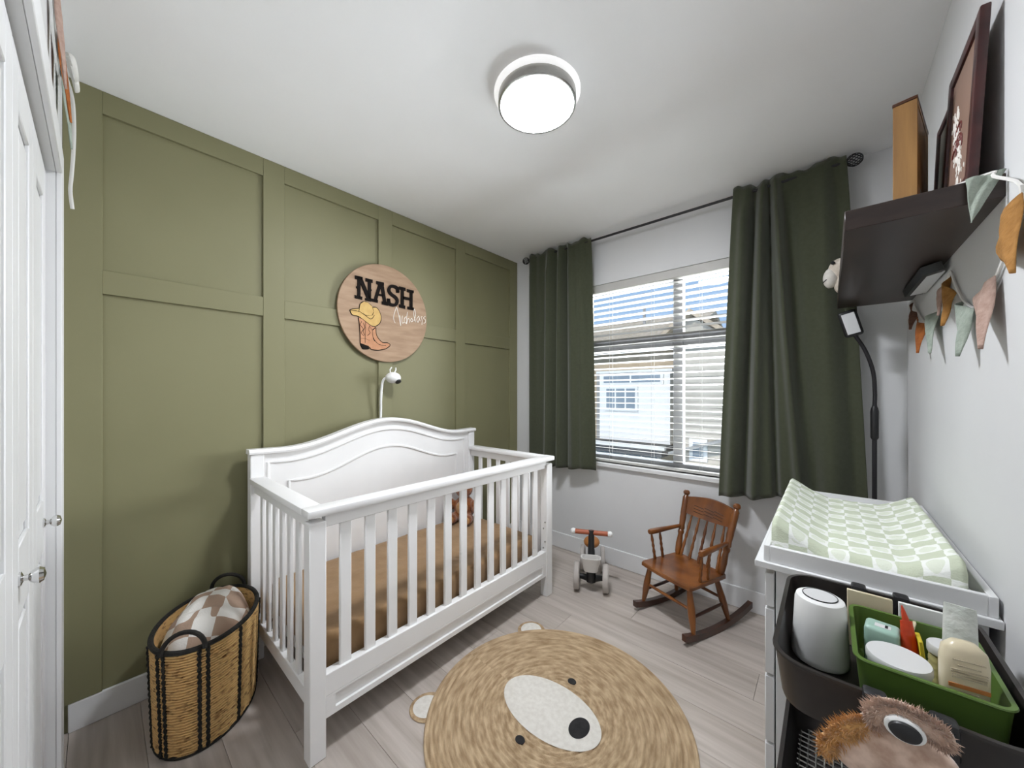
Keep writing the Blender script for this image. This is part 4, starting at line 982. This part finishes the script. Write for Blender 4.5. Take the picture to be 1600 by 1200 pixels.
# ---------------------------------------------------------------- outside
grd = struct(bx('ground', (-40, 1.5, -3.05), (40, 60, -3.0), M_grass), 'lawn between the houses', 'ground')
def siding(parent, x0, x1, z0, z1, y, m, step=.2):
    z = z0
    while z < z1 - .01:
        zz = min(z + step, z1); bm = BM()
        prism(bm, [Vector((x0, y - .025, z)), Vector((x0, y, z)), Vector((x0, y, zz)), Vector((x0, y - .004, zz))], (x1 - x0, 0, 0))
        mk('siding_board', bm, m, parent); z += step
hA = thing('neighbour_house', 'tan sided house with white bay seen through the blind', 'house', (-5, 11, -3))
bx('wall', (-12, 9.5, -3), (-1.15, 16, 3.0), M_side, hA)
siding(hA, -9, -1.15, -.5, 3.0, 9.5, M_side)
bm = BM(); prism(bm, [Vector((-12.3, 9.0, 2.98)), Vector((-12.3, 13.2, 4.42)), Vector((-12.3, 17, 3.0)), Vector((-12.3, 17, 2.85)), Vector((-12.3, 13.2, 4.27)), Vector((-12.3, 9.0, 2.83))], (11.15, 0, 0)); rf = mk('roof', bm, M_roof, hA)
mk('roof_vent', tube(BM(), [(-3.55, 12.2, 3.9), (-3.55, 12.2, 4.75)], .06, 8), M_fasc, rf)
bx('fascia', (-12.3, 8.95, 2.72), (-1.15, 9.02, 3.0), M_fasc, hA)
bx('soffit', (-12.3, 9.0, 2.70), (-1.15, 9.6, 2.76), M_fasc, hA)
by = bx('bay', (-3.85, 8.95, -.32), (-1.5, 9.5, 1.92), M_bay, hA)
bx('bay_roof', (-3.95, 8.88, 1.92), (-1.42, 9.5, 2.0), M_bay, hA)
bx('corner_board', (-3.97, 8.96, -.32), (-3.85, 9.5, 1.92), M_fasc, hA)
def ext_win(parent, x0, x1, z0, z1, y, nx=2):
    w = bx('window', (x0 - .06, y - .05, z0 - .06), (x1 + .06, y - .001, z1 + .06), M_bay, parent)
    for i in range(nx):
        a = x0 + (x1 - x0) * i / nx; b = x0 + (x1 - x0) * (i + 1) / nx
        bx('pane', (a + .03, y - .06, z0 + .02), (b - .03, y - .049, z1 - .02), M_extw, w)
ext_win(hA, -3.6, -2.55, .72, 1.42, 8.95, 3)
ext_win(hA, -3.7, -1.75, 1.58, 1.84, 8.95, 2)
po = bx('porch_roof', (-4.6, 8.2, -.62), (-1.5, 9.5, -.40), M_dark, hA)
bx('porch_beam', (-4.6, 8.15, -.40), (-1.4, 8.3, -.30), M_bay, hA)
ext_win(hA, -4.2, -2.0, -1.5, -.75, 9.42, 4)
bm = BM()
hB = thing('neighbour_house', 'grey sided gable house right of the window mullion', 'house', (1.0, 8.5, -3))
bx('wall', (-.98, 7.6, -3), (4.5, 14, 2.55), M_side2, hB)
siding(hB, -.98, 2.5, -1.2, 2.55, 7.6, M_side2, .16)
bm = BM(); prism(bm, [Vector((-1.3, 7.3, 2.5)), Vector((-.45, 7.3, 3.16)), Vector((.45, 7.3, 2.5))], (0, 1.5, 0)); mk('gable', bm, M_side2, hB)
for a, b in (((-1.45, 2.42), (-.45, 3.22)), ((-.45, 3.22), (.6, 2.42))):
    bm = BM(); prism(bm, [Vector((a[0], 7.05, a[1])), Vector((b[0], 7.05, b[1])), Vector((b[0], 7.05, b[1] + .12)), Vector((a[0], 7.05, a[1] + .12))], (0, 1.8, 0)); mk('gable_roof', bm, M_roof, hB)
bx('fascia', (.6, 7.1, 2.4), (4.6, 7.2, 2.6), M_fasc, hB)
bm = BM(); prism(bm, [Vector((-1.0, 7.55, -.35)), Vector((1.5, 7.55, .55)), Vector((1.5, 7.55, .62)), Vector((-1.0, 7.55, -.28))], (0, -.35, 0)); mk('lower_roof_edge', bm, M_fasc, hB)
ext_win(hB, -.52, -.22, -.42, .02, 7.58, 1)
bx('door_canopy', (-.75, 7.2, -.62), (0, 7.6, -.55), M_bay, hB)
